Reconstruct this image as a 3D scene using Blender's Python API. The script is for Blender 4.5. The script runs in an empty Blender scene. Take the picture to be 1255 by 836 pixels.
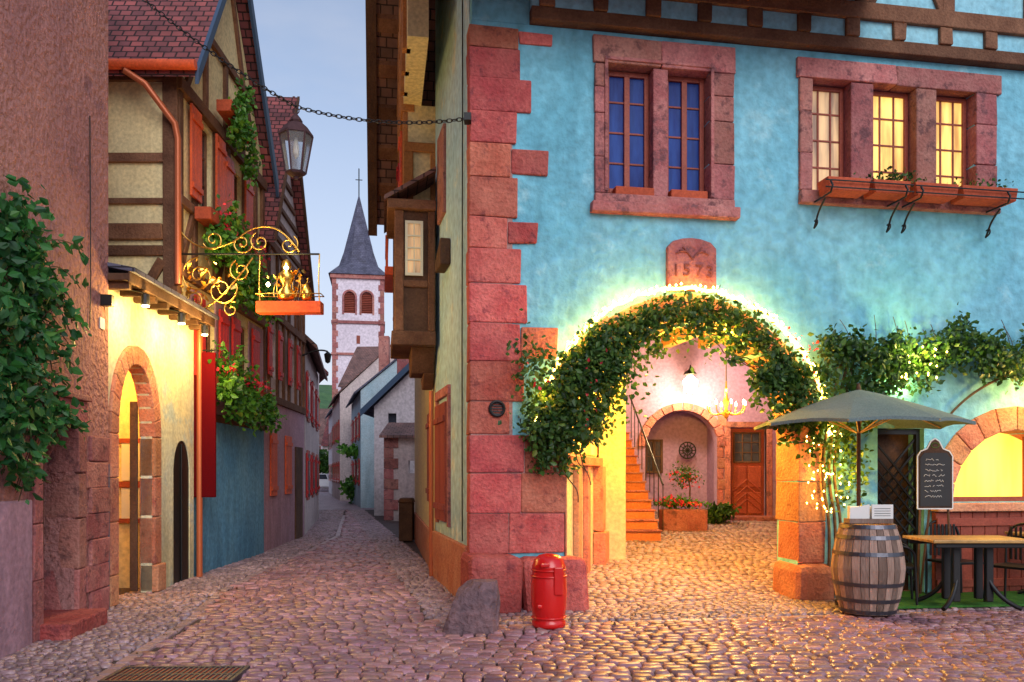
import bpy, bmesh, math, random
import numpy as np
from mathutils import Vector, Matrix
from mathutils import noise as mn
random.seed(7); rng=np.random.default_rng(7)
scene=bpy.context.scene
R=math.radians
# ------------------------------------------------------------ frames
class Fr:
    def __init__(s,ox,oy,dx,dy,oz=0):
        l=math.hypot(dx,dy); s.o=(ox,oy,oz); s.x=(dx/l,dy/l); s.y=(-dy/l,dx/l)
    def w(s,x,y,z):
        return (s.o[0]+s.x[0]*x+s.y[0]*y, s.o[1]+s.x[1]*x+s.y[1]*y, s.o[2]+z)
W=Fr(0,0,1,0)
FA=Fr(-.45,9.1,1,.17)          # blue house front, y into the house
FS=Fr(-.45,9.1,-.2345,1)       # side wall of blue house, +y into the street
# ------------------------------------------------------------ materials
def newmat(name):
    m=bpy.data.materials.new(name); m.use_nodes=True
    nt=m.node_tree; b=nt.nodes['Principled BSDF']; return m,nt,b
def c4(c): return (c[0],c[1],c[2],1)
def mat(name,c1,c2=None,scale=1.5,rough=.85,bump=.3,bs=25,dist=.02,metal=0,island=0,hue=0.0,streak=False,dirt=0,spec=.3,c3=None,patch=.62):
    m,nt,b=newmat(name); N=nt.nodes; L=nt.links
    if c2 is None: c2=tuple(v*.7 for v in c1)
    tc=N.new('ShaderNodeTexCoord'); src=tc.outputs['Object']
    if streak:
        mp=N.new('ShaderNodeMapping'); mp.inputs['Scale'].default_value=streak; L.new(src,mp.inputs[0]); src=mp.outputs[0]
    n1=N.new('ShaderNodeTexNoise'); n1.inputs['Scale'].default_value=scale; n1.inputs['Detail'].default_value=8; n1.inputs['Roughness'].default_value=.65
    L.new(src,n1.inputs['Vector'])
    r=N.new('ShaderNodeValToRGB'); r.color_ramp.elements[0].position=.36; r.color_ramp.elements[1].position=.64
    r.color_ramp.elements[0].color=c4(c1); r.color_ramp.elements[1].color=c4(c2)
    L.new(n1.outputs['Fac'],r.inputs[0]); col=r.outputs[0]
    n2=N.new('ShaderNodeTexNoise'); n2.inputs['Scale'].default_value=bs; n2.inputs['Detail'].default_value=6
    L.new(src,n2.inputs['Vector'])
    if c3:
        n3=N.new('ShaderNodeTexNoise'); n3.inputs['Scale'].default_value=scale*2.3; n3.inputs['Detail'].default_value=10; n3.inputs['Roughness'].default_value=.7
        L.new(src,n3.inputs['Vector'])
        rr=N.new('ShaderNodeValToRGB'); rr.color_ramp.elements[0].position=patch-.04; rr.color_ramp.elements[1].position=patch+.05
        L.new(n3.outputs['Fac'],rr.inputs[0])
        mx=N.new('ShaderNodeMix'); mx.data_type='RGBA'; L.new(rr.outputs[0],mx.inputs[0]); L.new(col,mx.inputs[6]); mx.inputs[7].default_value=c4(c3); col=mx.outputs[2]
    if dirt:   # damp / splash staining near the ground and rain streaks
        sx=N.new('ShaderNodeSeparateXYZ'); L.new(tc.outputs['Object'],sx.inputs[0])
        mpd=N.new('ShaderNodeMapping'); mpd.inputs['Scale'].default_value=(4,4,.7); L.new(tc.outputs['Object'],mpd.inputs[0])
        nd=N.new('ShaderNodeTexNoise'); nd.inputs['Scale'].default_value=1.3; nd.inputs['Detail'].default_value=7; L.new(mpd.outputs[0],nd.inputs['Vector'])
        mh=N.new('ShaderNodeMapRange'); mh.inputs[1].default_value=0; mh.inputs[2].default_value=1.3; mh.inputs[3].default_value=.30; mh.inputs[4].default_value=0; L.new(sx.outputs['Z'],mh.inputs[0])
        ad0=N.new('ShaderNodeMath'); ad0.operation='ADD'; L.new(nd.outputs['Fac'],ad0.inputs[0]); L.new(mh.outputs[0],ad0.inputs[1])
        md=N.new('ShaderNodeMapRange'); md.inputs[1].default_value=.5; md.inputs[2].default_value=.85; md.inputs[3].default_value=1; md.inputs[4].default_value=1-dirt; L.new(ad0.outputs[0],md.inputs[0])
        hd_=N.new('ShaderNodeHueSaturation'); L.new(md.outputs[0],hd_.inputs['Value']); L.new(col,hd_.inputs['Color']); col=hd_.outputs[0]
    hsv=N.new('ShaderNodeHueSaturation')
    mr=N.new('ShaderNodeMapRange'); mr.inputs[1].default_value=.3; mr.inputs[2].default_value=.7; mr.inputs[3].default_value=.8; mr.inputs[4].default_value=1.18
    L.new(n2.outputs['Fac'],mr.inputs[0]); val=mr.outputs[0]
    if island:
        g=N.new('ShaderNodeNewGeometry')
        m2=N.new('ShaderNodeMapRange'); m2.inputs[3].default_value=1-island; m2.inputs[4].default_value=1+island
        L.new(g.outputs['Random Per Island'],m2.inputs[0])
        mu=N.new('ShaderNodeMath'); mu.operation='MULTIPLY'; L.new(val,mu.inputs[0]); L.new(m2.outputs[0],mu.inputs[1]); val=mu.outputs[0]
        if hue:
            ml=N.new('ShaderNodeMath'); ml.operation='MULTIPLY'; ml.inputs[1].default_value=7.31; L.new(g.outputs['Random Per Island'],ml.inputs[0])
            fr=N.new('ShaderNodeMath'); fr.operation='FRACT'; L.new(ml.outputs[0],fr.inputs[0])
            m3=N.new('ShaderNodeMapRange'); m3.inputs[3].default_value=.5-hue; m3.inputs[4].default_value=.5+hue
            L.new(fr.outputs[0],m3.inputs[0]); L.new(m3.outputs[0],hsv.inputs['Hue'])
    L.new(val,hsv.inputs['Value']); L.new(col,hsv.inputs['Color']); L.new(hsv.outputs[0],b.inputs['Base Color'])
    if bump:
        ad=N.new('ShaderNodeMath'); ad.operation='MULTIPLY_ADD'; L.new(n1.outputs['Fac'],ad.inputs[0]); ad.inputs[1].default_value=1.2; L.new(n2.outputs['Fac'],ad.inputs[2])
        bp=N.new('ShaderNodeBump'); bp.inputs['Strength'].default_value=bump; bp.inputs['Distance'].default_value=dist
        L.new(ad.outputs[0],bp.inputs['Height']); L.new(bp.outputs[0],b.inputs['Normal'])
    b.inputs['Roughness'].default_value=rough; b.inputs['Metallic'].default_value=metal; b.inputs['Specular IOR Level'].default_value=spec
    return m
def brickmat(name,c1,c2,mortar,bw,rh,ms=.01,rough=.8,bump=.8,dist=.02,off=.5):
    m,nt,b=newmat(name); N=nt.nodes; L=nt.links
    uv=N.new('ShaderNodeTexCoord')
    nz=N.new('ShaderNodeTexNoise'); nz.inputs['Scale'].default_value=3; L.new(uv.outputs['UV'],nz.inputs['Vector'])
    va=N.new('ShaderNodeVectorMath'); va.operation='MULTIPLY_ADD'; L.new(nz.outputs['Color'],va.inputs[0]); va.inputs[1].default_value=(.03,.03,0); L.new(uv.outputs['UV'],va.inputs[2])
    br=N.new('ShaderNodeTexBrick'); L.new(va.outputs[0],br.inputs['Vector'])
    br.inputs['Color1'].default_value=c4(c1); br.inputs['Color2'].default_value=c4(c2); br.inputs['Mortar'].default_value=c4(mortar)
    br.inputs['Scale'].default_value=1; br.inputs['Brick Width'].default_value=bw; br.inputs['Row Height'].default_value=rh; br.inputs['Mortar Size'].default_value=ms; br.inputs['Mortar Smooth'].default_value=.4
    br.offset=off
    n2=N.new('ShaderNodeTexNoise'); n2.inputs['Scale'].default_value=1.7; n2.inputs['Detail'].default_value=9; L.new(uv.outputs['UV'],n2.inputs['Vector'])
    mr=N.new('ShaderNodeMapRange'); mr.inputs[1].default_value=.3; mr.inputs[2].default_value=.7; mr.inputs[3].default_value=.6; mr.inputs[4].default_value=1.35
    L.new(n2.outputs['Fac'],mr.inputs[0])
    hs=N.new('ShaderNodeHueSaturation'); L.new(mr.outputs[0],hs.inputs['Value']); L.new(br.outputs['Color'],hs.inputs['Color']); L.new(hs.outputs[0],b.inputs['Base Color'])
    iv=N.new('ShaderNodeMath'); iv.operation='SUBTRACT'; iv.inputs[0].default_value=1; L.new(br.outputs['Fac'],iv.inputs[1])
    bp=N.new('ShaderNodeBump'); bp.inputs['Strength'].default_value=bump; bp.inputs['Distance'].default_value=dist; L.new(iv.outputs[0],bp.inputs['Height']); L.new(bp.outputs[0],b.inputs['Normal'])
    b.inputs['Roughness'].default_value=rough
    return m
def emis(name,c,s,c2=None,scale=6):
    m,nt,b=newmat(name); N=nt.nodes; L=nt.links
    b.inputs['Base Color'].default_value=c4(c); b.inputs['Emission Color'].default_value=c4(c); b.inputs['Emission Strength'].default_value=s
    if c2:
        tc=N.new('ShaderNodeTexCoord'); n=N.new('ShaderNodeTexNoise'); n.inputs['Scale'].default_value=scale; n.inputs['Detail'].default_value=4
        mp=N.new('ShaderNodeMapping'); mp.inputs['Scale'].default_value=(3,3,.4); L.new(tc.outputs['Object'],mp.inputs[0]); L.new(mp.outputs[0],n.inputs['Vector'])
        r=N.new('ShaderNodeValToRGB'); r.color_ramp.elements[0].position=.35; r.color_ramp.elements[1].position=.65
        r.color_ramp.elements[0].color=c4(c); r.color_ramp.elements[1].color=c4(c2); L.new(n.outputs['Fac'],r.inputs[0]); L.new(r.outputs[0],b.inputs['Emission Color']); L.new(r.outputs[0],b.inputs['Base Color'])
    return m
def leafmat(name,c1,c2,tr=.35):
    m,nt,b=newmat(name); N=nt.nodes; L=nt.links
    g=N.new('ShaderNodeNewGeometry'); r=N.new('ShaderNodeValToRGB'); r.color_ramp.elements[0].color=c4(c1); r.color_ramp.elements[1].color=c4(c2)
    e=r.color_ramp.elements.new(.93); e.color=c4(c2); r.color_ramp.elements[2].color=c4((c2[0]*2.2,c2[1]*1.2,c2[2]))
    L.new(g.outputs['Random Per Island'],r.inputs[0]); L.new(r.outputs[0],b.inputs['Base Color']); b.inputs['Roughness'].default_value=.45
    t=N.new('ShaderNodeBsdfTranslucent'); L.new(r.outputs[0],t.inputs[0]); mx=N.new('ShaderNodeMixShader'); mx.inputs[0].default_value=tr
    L.new(b.outputs[0],mx.inputs[1]); L.new(t.outputs[0],mx.inputs[2]); L.new(mx.outputs[0],N['Material Output'].inputs[0])
    return m
def plain(name,c,rough=.5,metal=0,spec=.5):
    m,nt,b=newmat(name); b.inputs['Base Color'].default_value=c4(c); b.inputs['Roughness'].default_value=rough; b.inputs['Metallic'].default_value=metal; b.inputs['Specular IOR Level'].default_value=spec
    N=nt.nodes; L=nt.links
    tc=N.new('ShaderNodeTexCoord'); n=N.new('ShaderNodeTexNoise'); n.inputs['Scale'].default_value=30; n.inputs['Detail'].default_value=5; L.new(tc.outputs['Object'],n.inputs['Vector'])
    bp=N.new('ShaderNodeBump'); bp.inputs['Strength'].default_value=.12; bp.inputs['Distance'].default_value=.01; L.new(n.outputs['Fac'],bp.inputs['Height']); L.new(bp.outputs[0],b.inputs['Normal'])
    return m

m_blue=mat('blue_stucco',(.15,.45,.58),(.22,.53,.65),scale=.8,bump=.7,bs=9,dist=.045,c3=(.29,.58,.67),patch=.62,dirt=.3)
m_pale=mat('pale_blue_stucco',(.36,.58,.70),(.48,.68,.76),scale=.9,bump=.5,bs=10,dist=.03,c3=(.64,.72,.68),patch=.60,dirt=.2)
m_stone=mat('red_sandstone',(.42,.085,.065),(.56,.17,.125),scale=2.2,bump=.9,bs=28,dist=.03,island=.30,hue=.014,c3=(.27,.065,.06),patch=.6,dirt=.2)
m_stone2=mat('pink_sandstone',(.36,.115,.105),(.48,.21,.18),scale=2.5,bump=.8,bs=30,dist=.025,island=.26,hue=.012,c3=(.20,.08,.08),patch=.57,dirt=.2)
m_stoneo=mat('orange_sandstone',(.52,.19,.10),(.60,.29,.17),scale=2.5,bump=.8,bs=30,dist=.025,island=.25,hue=.012,c3=(.36,.13,.09),patch=.6)
m_pink=mat('pink_roughcast',(.52,.24,.205),(.40,.18,.17),scale=1.0,bump=1.0,bs=17,dist=.07,c3=(.30,.14,.15),patch=.62,dirt=.2)
m_lilac=mat('lilac_stucco',(.52,.32,.40),(.43,.25,.31),scale=1.3,bump=.4,bs=20,dirt=.3)
m_yel=mat('yellow_stucco',(.72,.66,.40),(.58,.62,.50),scale=.9,bump=.4,bs=18,dist=.015,c3=(.44,.54,.54),patch=.58,dirt=.35)
m_yelc=mat('cream_yellow_stucco',(.78,.64,.34),(.70,.56,.32),scale=.9,bump=.4,bs=18,dist=.015)
m_cream=mat('cream_plaster',(.84,.70,.38),(.76,.62,.33),scale=1.5,bump=.3,bs=20,dirt=.15)
m_cream2=mat('pale_plaster',(.66,.55,.52),(.54,.43,.42),scale=.7,bump=.3,bs=12,dirt=.3)
m_white=mat('white_plaster',(.72,.66,.69),(.60,.54,.58),scale=.7,bump=.3,bs=12,dirt=.3)
m_pblue=mat('steel_blue_stucco',(.10,.30,.50),(.16,.38,.55),scale=1.,bump=.4,bs=16,dirt=.35)
m_purple=mat('mauve_stucco',(.40,.26,.50),(.34,.22,.42),scale=1.,bump=.4,bs=16)
m_bpanel=mat('blue_panel',(.24,.54,.66),(.32,.62,.71),scale=1.5,bump=.4,bs=14)
m_timber=mat('dark_timber',(.07,.035,.022),(.12,.06,.035),scale=3,bump=.6,bs=35,dist=.012,island=.3)
m_timber2=mat('brown_timber',(.13,.055,.03),(.21,.10,.055),scale=3,bump=.8,bs=35,dist=.018,island=.38)
m_timbero=mat('eave_glow_timber',(.45,.19,.06),(.34,.13,.04),scale=3,bump=.5,bs=35,dist=.012,island=.3)  # warm lamp glow under the eaves put into the wood colour
m_wred=mat('red_wood',(.26,.05,.03),(.32,.07,.04),scale=4,bump=.2,bs=40,rough=.5,island=.15)
m_shut=mat('red_shutter',(.60,.03,.03),(.50,.025,.025),scale=3,bump=.2,bs=30,rough=.5,island=.15)
m_shuto=mat('orange_shutter',(.75,.12,.035),(.62,.09,.03),scale=3,bump=.2,bs=30,rough=.5,island=.1)
m_tile=brickmat('red_roof_tiles',(.34,.085,.08),(.16,.05,.055),(.035,.012,.012),.17,.13,.014)
m_slate=brickmat('slate_roof',(.12,.12,.18),(.08,.08,.13),(.02,.02,.03),.25,.18,.01)
m_brown=brickmat('brown_roof_tiles',(.26,.13,.11),(.16,.09,.08),(.04,.02,.02),.2,.16,.012)
m_iron=plain('black_iron',(.012,.012,.014),.45,.3)
m_copper=plain('painted_copper_pipe',(.50,.13,.05),.4,.3)
m_gold=plain('gilded_metal',(.85,.52,.12),.28,1)
m_glassb=mat('blue_window_glass',(.003,.012,.13),(.02,.07,.30),scale=1.6,rough=.3,bump=.04,bs=3,spec=.08,streak=(3,3,.5))
m_glassd=mat('dark_window_glass',(.015,.02,.03),(.05,.06,.08),scale=2,rough=.12,bump=.05,bs=3,spec=.5)
m_curt=emis('lit_curtain',(1,.66,.16),1.0,(.46,.22,.05),2.6)
m_curt2=emis('dim_curtain',(.78,.50,.24),.5,(.22,.13,.09),2.6)
m_glow=emis('warm_lit_interior',(1,.60,.10),2.0,(1,.40,.03),.8)
m_bulb=emis('string_light_bulb',(1,.60,.12),28)
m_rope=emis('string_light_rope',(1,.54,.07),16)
m_lampb=emis('lamp_bulb',(1,.75,.35),30)
m_sett=mat('cobble_stone',(.26,.130,.150),(.35,.19,.205),scale=1.0,bump=.5,bs=45,dist=.008,rough=.32,island=.40,hue=.035,spec=.6)
m_sett2=mat('pavement_cobble',(.25,.165,.185),(.32,.22,.235),scale=1.2,bump=.5,bs=45,dist=.008,rough=.38,island=.40,hue=.03,spec=.5)
m_gut=mat('gutter_stone',(.29,.19,.21),(.36,.24,.25),scale=1.2,bump=.5,bs=45,dist=.008,rough=.35,island=.25,hue=.02,spec=.6)
m_joint=mat('joint_dirt',(.055,.036,.038),(.10,.068,.062),scale=3,bump=.5,bs=30)
m_farcob=brickmat('distant_cobbles',(.30,.19,.23),(.38,.25,.29),(.10,.07,.08),.18,.13,.02,rough=.5,bump=.6)
m_leaf=leafmat('vine_leaves',(.010,.050,.010),(.08,.18,.028))
m_leaf2=leafmat('bright_leaves',(.02,.12,.01),(.12,.32,.03))
m_leaf3=leafmat('plant_leaves_fresh',(.008,.07,.018),(.05,.22,.045))
m_twig=mat('vine_bark',(.09,.05,.03),(.14,.09,.05),scale=6,bump=.4)
m_flower=leafmat('red_flowers',(.6,.02,.03),(.9,.07,.12))
m_hyd=plain('red_gloss_paint',(.60,.009,.009),.22,0,.6)
m_terra=mat('terracotta',(.50,.095,.04),(.40,.075,.035),scale=4,bump=.2,bs=30,island=.12)
m_stair=mat('stair_stone',(.60,.20,.08),(.50,.16,.06),scale=3,bump=.4,bs=25,island=.15)
m_barrel=mat('oak_staves',(.20,.13,.10),(.32,.22,.18),scale=3,bump=.5,bs=30,island=.4,streak=(2,2,.3))
m_hoop=plain('steel_hoops',(.10,.10,.12),.35,.8)
m_umb=mat('umbrella_canvas',(.12,.17,.17),(.15,.20,.20),scale=2,bump=.15,bs=60,rough=.9)
m_wood=mat('table_wood',(.58,.34,.12),(.40,.23,.08),scale=2,bump=.2,bs=20,rough=.3,island=.2,streak=(1,6,1))
m_grass=mat('green_mat',(.03,.15,.02),(.07,.22,.03),scale=8,bump=1,bs=120,dist=.02)
m_board=plain('chalkboard_slate',(.015,.015,.017),.6)
m_chalk=plain('chalk',(.75,.75,.72),.9)
m_paper=plain('menu_paper',(.7,.7,.68),.6)
m_ban=plain('dark_red_cloth',(.10,.003,.006),.9,0,.05)
m_granite=mat('guard_stone',(.13,.085,.10),(.24,.14,.15),scale=5,bump=1,bs=18,dist=.05)
m_green=mat('far_foliage',(.05,.12,.05),(.09,.18,.07),scale=.3,bump=.6,bs=4,dist=.5)
m_car=plain('white_car_paint',(.7,.7,.72),.25)

# ------------------------------------------------------------ builders
def top(name,loc=(0,0,0)):
    e=bpy.data.objects.new(name,None); e.location=loc; e.empty_display_size=.3; scene.collection.objects.link(e); return e
def par(o,p):
    if p is not None:
        o.parent=p; o.matrix_parent_inverse=Matrix.Translation(p.location).inverted()
def adduv(me):
    uvl=me.uv_layers.new(name='UVMap')
    nv=len(me.vertices); co=np.empty(nv*3); me.vertices.foreach_get('co',co); co=co.reshape(-1,3)
    for p in me.polygons:
        n=p.normal
        if abs(n.z)>.985: u=(1,0,0); v=(0,1,0)
        else:
            l=math.hypot(n.x,n.y); u=(-n.y/l,n.x/l,0); v=(n.y*u[2]-n.z*u[1], n.z*u[0]-n.x*u[2], n.x*u[1]-n.y*u[0])
        for li in p.loop_indices:
            c=co[me.loops[li].vertex_index]
            uvl.data[li].uv=(c[0]*u[0]+c[1]*u[1], c[0]*v[0]+c[1]*v[1]+c[2]*v[2])
class M:
    def __init__(s,name,m,parent=None,fr=W,bevel=0,smooth=False):
        s.n=name; s.m=m; s.p=parent; s.fr=fr; s.v=[]; s.f=[]; s.b=bevel; s.sm=smooth
    def box(s,x0,x1,y0,y1,z0,z1,j=0):
        i=len(s.v)
        for z in (z0,z1):
            for (x,y) in ((x0,y0),(x1,y0),(x1,y1),(x0,y1)):
                s.v.append(s.fr.w(x+random.uniform(-j,j),y+random.uniform(-j,j),z+random.uniform(-j,j)))
        for f in ((0,3,2,1),(4,5,6,7),(0,1,5,4),(1,2,6,5),(2,3,7,6),(3,0,4,7)): s.f.append([i+k for k in f])
        return s
    def prism(s,pts,y0,y1):   # pts (x,z)
        i=len(s.v); n=len(pts)
        for y in (y0,y1):
            for (x,z) in pts: s.v.append(s.fr.w(x,y,z))
        s.f.append([i+k for k in range(n)]); s.f.append([i+n+k for k in range(n-1,-1,-1)])
        for k in range(n): s.f.append([i+k,i+n+k,i+n+(k+1)%n,i+(k+1)%n])
        return s
    def beam(s,x0,z0,x1,z1,w,y0,y1):
        l=math.hypot(x1-x0,z1-z0); nx=-(z1-z0)/l*w/2; nz=(x1-x0)/l*w/2
        a=random.uniform(.9,1.1); b=random.uniform(.9,1.1)
        return s.prism([(x0-nx*a,z0-nz*a),(x1-nx*b,z1-nz*b),(x1+nx*b,z1+nz*b),(x0+nx*a,z0+nz*a)],y0,y1)
    def poly(s,pts):  # local 3d pts
        i=len(s.v); s.v+= [s.fr.w(*p) for p in pts]; s.f.append([i+k for k in range(len(pts))]); return s
    def slab(s,p,t):  # quad pts local, thick downwards
        i=len(s.v); n=len(p)
        for q in p: s.v.append(s.fr.w(*q))
        for q in p: s.v.append(s.fr.w(q[0],q[1],q[2]-t))
        s.f.append([i+k for k in range(n)]); s.f.append([i+n+k for k in range(n-1,-1,-1)])
        for k in range(n): s.f.append([i+k,i+n+k,i+n+(k+1)%n,i+(k+1)%n])
        return s
    def lathe(s,prof,cx,cy,cz=0,seg=24,a0=0,cap=True):
        i=len(s.v); n=len(prof)
        for k in range(seg):
            a=a0+2*math.pi*k/seg
            for (r,z) in prof: s.v.append(s.fr.w(cx+r*math.cos(a),cy+r*math.sin(a),cz+z))
        for k in range(seg):
            k2=(k+1)%seg
            for q in range(n-1): s.f.append([i+k*n+q,i+k2*n+q,i+k2*n+q+1,i+k*n+q+1])
        if cap:
            s.f.append([i+k*n for k in range(seg-1,-1,-1)]); s.f.append([i+k*n+n-1 for k in range(seg)])
        return s
    def torus(s,c,R1,r,ax,ay,n1=12,n2=6,sx=1):
        i=len(s.v); ax=Vector(ax).normalized(); ay=Vector(ay).normalized(); az=ax.cross(ay); c=Vector(c)
        for a in range(n1):
            t=2*math.pi*a/n1; d=ax*math.cos(t)*sx+ay*math.sin(t); dn=(ax*math.cos(t)+ay*math.sin(t)*sx).normalized()
            for b in range(n2):
                u=2*math.pi*b/n2; p=c+d*R1+dn*(r*math.cos(u))+az*(r*math.sin(u)); s.v.append(tuple(p))
        for a in range(n1):
            for b in range(n2):
                s.f.append([i+a*n2+b,i+((a+1)%n1)*n2+b,i+((a+1)%n1)*n2+(b+1)%n2,i+a*n2+(b+1)%n2])
        return s
    def done(s):
        me=bpy.data.meshes.new(s.n); me.from_pydata(s.v,[],s.f); me.materials.append(s.m)
        bm=bmesh.new(); bm.from_mesh(me); bmesh.ops.recalc_face_normals(bm,faces=bm.faces[:]); bm.to_mesh(me); bm.free()
        adduv(me)
        if s.sm: me.polygons.foreach_set('use_smooth',[True]*len(me.polygons))
        o=bpy.data.objects.new(s.n,me); scene.collection.objects.link(o); par(o,s.p)
        if s.b:
            b=o.modifiers.new('b','BEVEL'); b.width=s.b; b.segments=2; b.limit_method='ANGLE'
        return o
def wall(name,m,parent,fr,outline,holes,y0,y1):
    cu=bpy.data.curves.new(name,'CURVE'); cu.dimensions='2D'; cu.fill_mode='BOTH'; cu.extrude=abs(y1-y0)/2
    for pl in [outline]+holes:
        sp=cu.splines.new('POLY'); sp.points.add(len(pl)-1)
        for k,(x,z) in enumerate(pl): sp.points[k].co=(x,z,0,1)
        sp.use_cyclic_u=True
    ob=bpy.data.objects.new(name,cu); scene.collection.objects.link(ob)
    dg=bpy.context.evaluated_depsgraph_get(); me=bpy.data.meshes.new_from_object(ob.evaluated_get(dg))
    bpy.data.objects.remove(ob)
    mid=(y0+y1)/2
    for v in me.vertices: v.co=fr.w(v.co.x,mid+v.co.z,v.co.y)
    me.materials.clear(); me.materials.append(m)
    bm=bmesh.new(); bm.from_mesh(me); bmesh.ops.recalc_face_normals(bm,faces=bm.faces[:]); bm.to_mesh(me); bm.free()
    me.update(); adduv(me)
    o=bpy.data.objects.new(name,me); scene.collection.objects.link(o); par(o,parent); return o
def R4(x0,x1,z0,z1): return [(x0,z0),(x1,z0),(x1,z1),(x0,z1)]
def archpts(cx,r,zs,z0,n=28,squash=1):
    p=[(cx-r,z0)] if z0<zs else []
    for k in range(n+1):
        a=math.pi-math.pi*k/n; p.append((cx+r*math.cos(a),zs+r*squash*math.sin(a)))
    if z0<zs: p.append((cx+r,z0))
    return p
def tube(name,pts,r,m,parent=None,bez=False,fr=W):
    cu=bpy.data.curves.new(name,'CURVE'); cu.dimensions='3D'; cu.bevel_depth=r; cu.bevel_resolution=2; cu.use_fill_caps=True
    sp=cu.splines.new('NURBS' if bez else 'POLY'); sp.points.add(len(pts)-1)
    for k,p in enumerate(pts): sp.points[k].co=(*fr.w(*p),1)
    if bez: sp.use_endpoint_u=True; sp.order_u=3
    cu.materials.append(m); o=bpy.data.objects.new(name,cu); scene.collection.objects.link(o); par(o,parent); return o
def leaves(name,P,size,m,parent=None,nb=None,flat=.0):
    P=np.array(P); n=len(P)
    d=rng.normal(size=(n,3)); d[:,2]-=.5; d/=np.linalg.norm(d,axis=1)[:,None]
    e=rng.normal(size=(n,3))
    if nb is not None: e=e*.9+np.array(nb)*1.2
    w=np.cross(d,e); w/=np.linalg.norm(w,axis=1)[:,None]+1e-9
    nn=np.cross(d,w)
    sz=size*rng.uniform(.5,1.35,size=(n,1))
    V=np.stack([P,P+d*sz*.35+w*sz*.34+nn*sz*.08,P+d*sz*.75+w*sz*.2+nn*sz*.05,P+d*sz,P+d*sz*.75-w*sz*.2+nn*sz*.05,P+d*sz*.35-w*sz*.34+nn*sz*.08],axis=1).reshape(-1,3)
    me=bpy.data.meshes.new(name); F=[]
    for i in range(n): F+=[(6*i,6*i+1,6*i+2,6*i+3),(6*i,6*i+3,6*i+4,6*i+5)]
    me.from_pydata(V.tolist(),[],F); me.materials.append(m)
    o=bpy.data.objects.new(name,me); scene.collection.objects.link(o); par(o,parent); return o
def blob(fr,x,y,z,rx,ry,rz,n,cl=9):
    out=[]
    cs=[(x+random.gauss(0,.5)*rx,y+random.gauss(0,.45)*ry,z+random.gauss(0,.5)*rz) for _ in range(cl)]
    for i in range(n):
        c=random.choice(cs); k=.33
        out.append(fr.w(c[0]+random.gauss(0,k)*rx,c[1]+random.gauss(0,k)*ry,c[2]+random.gauss(0,k)*rz))
    return out
def lamp(name,loc,e,c=(1,.66,.25),size=.1,parent=None,spot=None,rot=None):
    l=bpy.data.lights.new(name,'SPOT' if spot else 'POINT'); l.energy=e; l.color=c; l.shadow_soft_size=size
    o=bpy.data.objects.new(name,l); o.location=loc; scene.collection.objects.link(o)
    if spot: l.spot_size=R(spot); l.spot_blend=.6; o.rotation_euler=rot
    par(o,parent); return o
def window(parent,fr,x0,x1,z0,z1,y,cols,rows,mf,mg,fw=.05,back=None,sgn=1,leafs=2):
    f=M('window_frame',mf,parent,fr,.004); a,b=sorted((y,y+sgn*.06))
    f.box(x0,x0+fw,a,b,z0,z1); f.box(x1-fw,x1,a,b,z0,z1); f.box(x0+fw,x1-fw,a,b,z0,z0+fw); f.box(x0+fw,x1-fw,a,b,z1-fw,z1)
    if leafs==2:
        xm=(x0+x1)/2; f.box(xm-fw*.6,xm+fw*.6,a-.004,b-.004,z0+fw,z1-fw)
    a2,b2=sorted((y+sgn*.015,y+sgn*.045))
    for k in range(1,cols):
        x=x0+(x1-x0)*k/cols
        if leafs==2 and abs(x-(x0+x1)/2)<.01: continue
        f.box(x-.011,x+.011,a2,b2,z0+fw,z1-fw)
    for k in range(1,rows):
        z=z0+(z1-z0)*k/rows; f.box(x0+fw,x1-fw,a2+.002,b2-.002,z-.011,z+.011)
    f.done()
    g=M('window_glass',mg,parent,fr); yy=y+sgn*.03; g.poly([(x0,yy,z0),(x1,yy,z0),(x1,yy,z1),(x0,yy,z1)]); g.done()
def shutter(parent,fr,x0,x1,z0,z1,y,m,sgn=-1):
    s=M('shutter',m,parent,fr,.004); a,b=sorted((y,y+sgn*.035)); n=max(3,int((x1-x0)/.11))
    for k in range(n): s.box(x0+(x1-x0)*k/n+.003,x0+(x1-x0)*(k+1)/n-.003,a,b,z0,z1)
    a,b=sorted((y+sgn*.035,y+sgn*.06))
    for z in (z0+.12*(z1-z0),z0+.86*(z1-z0)): s.box(x0+.01,x1-.01,a,b,z-.04,z+.04)
    s.done()

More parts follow.
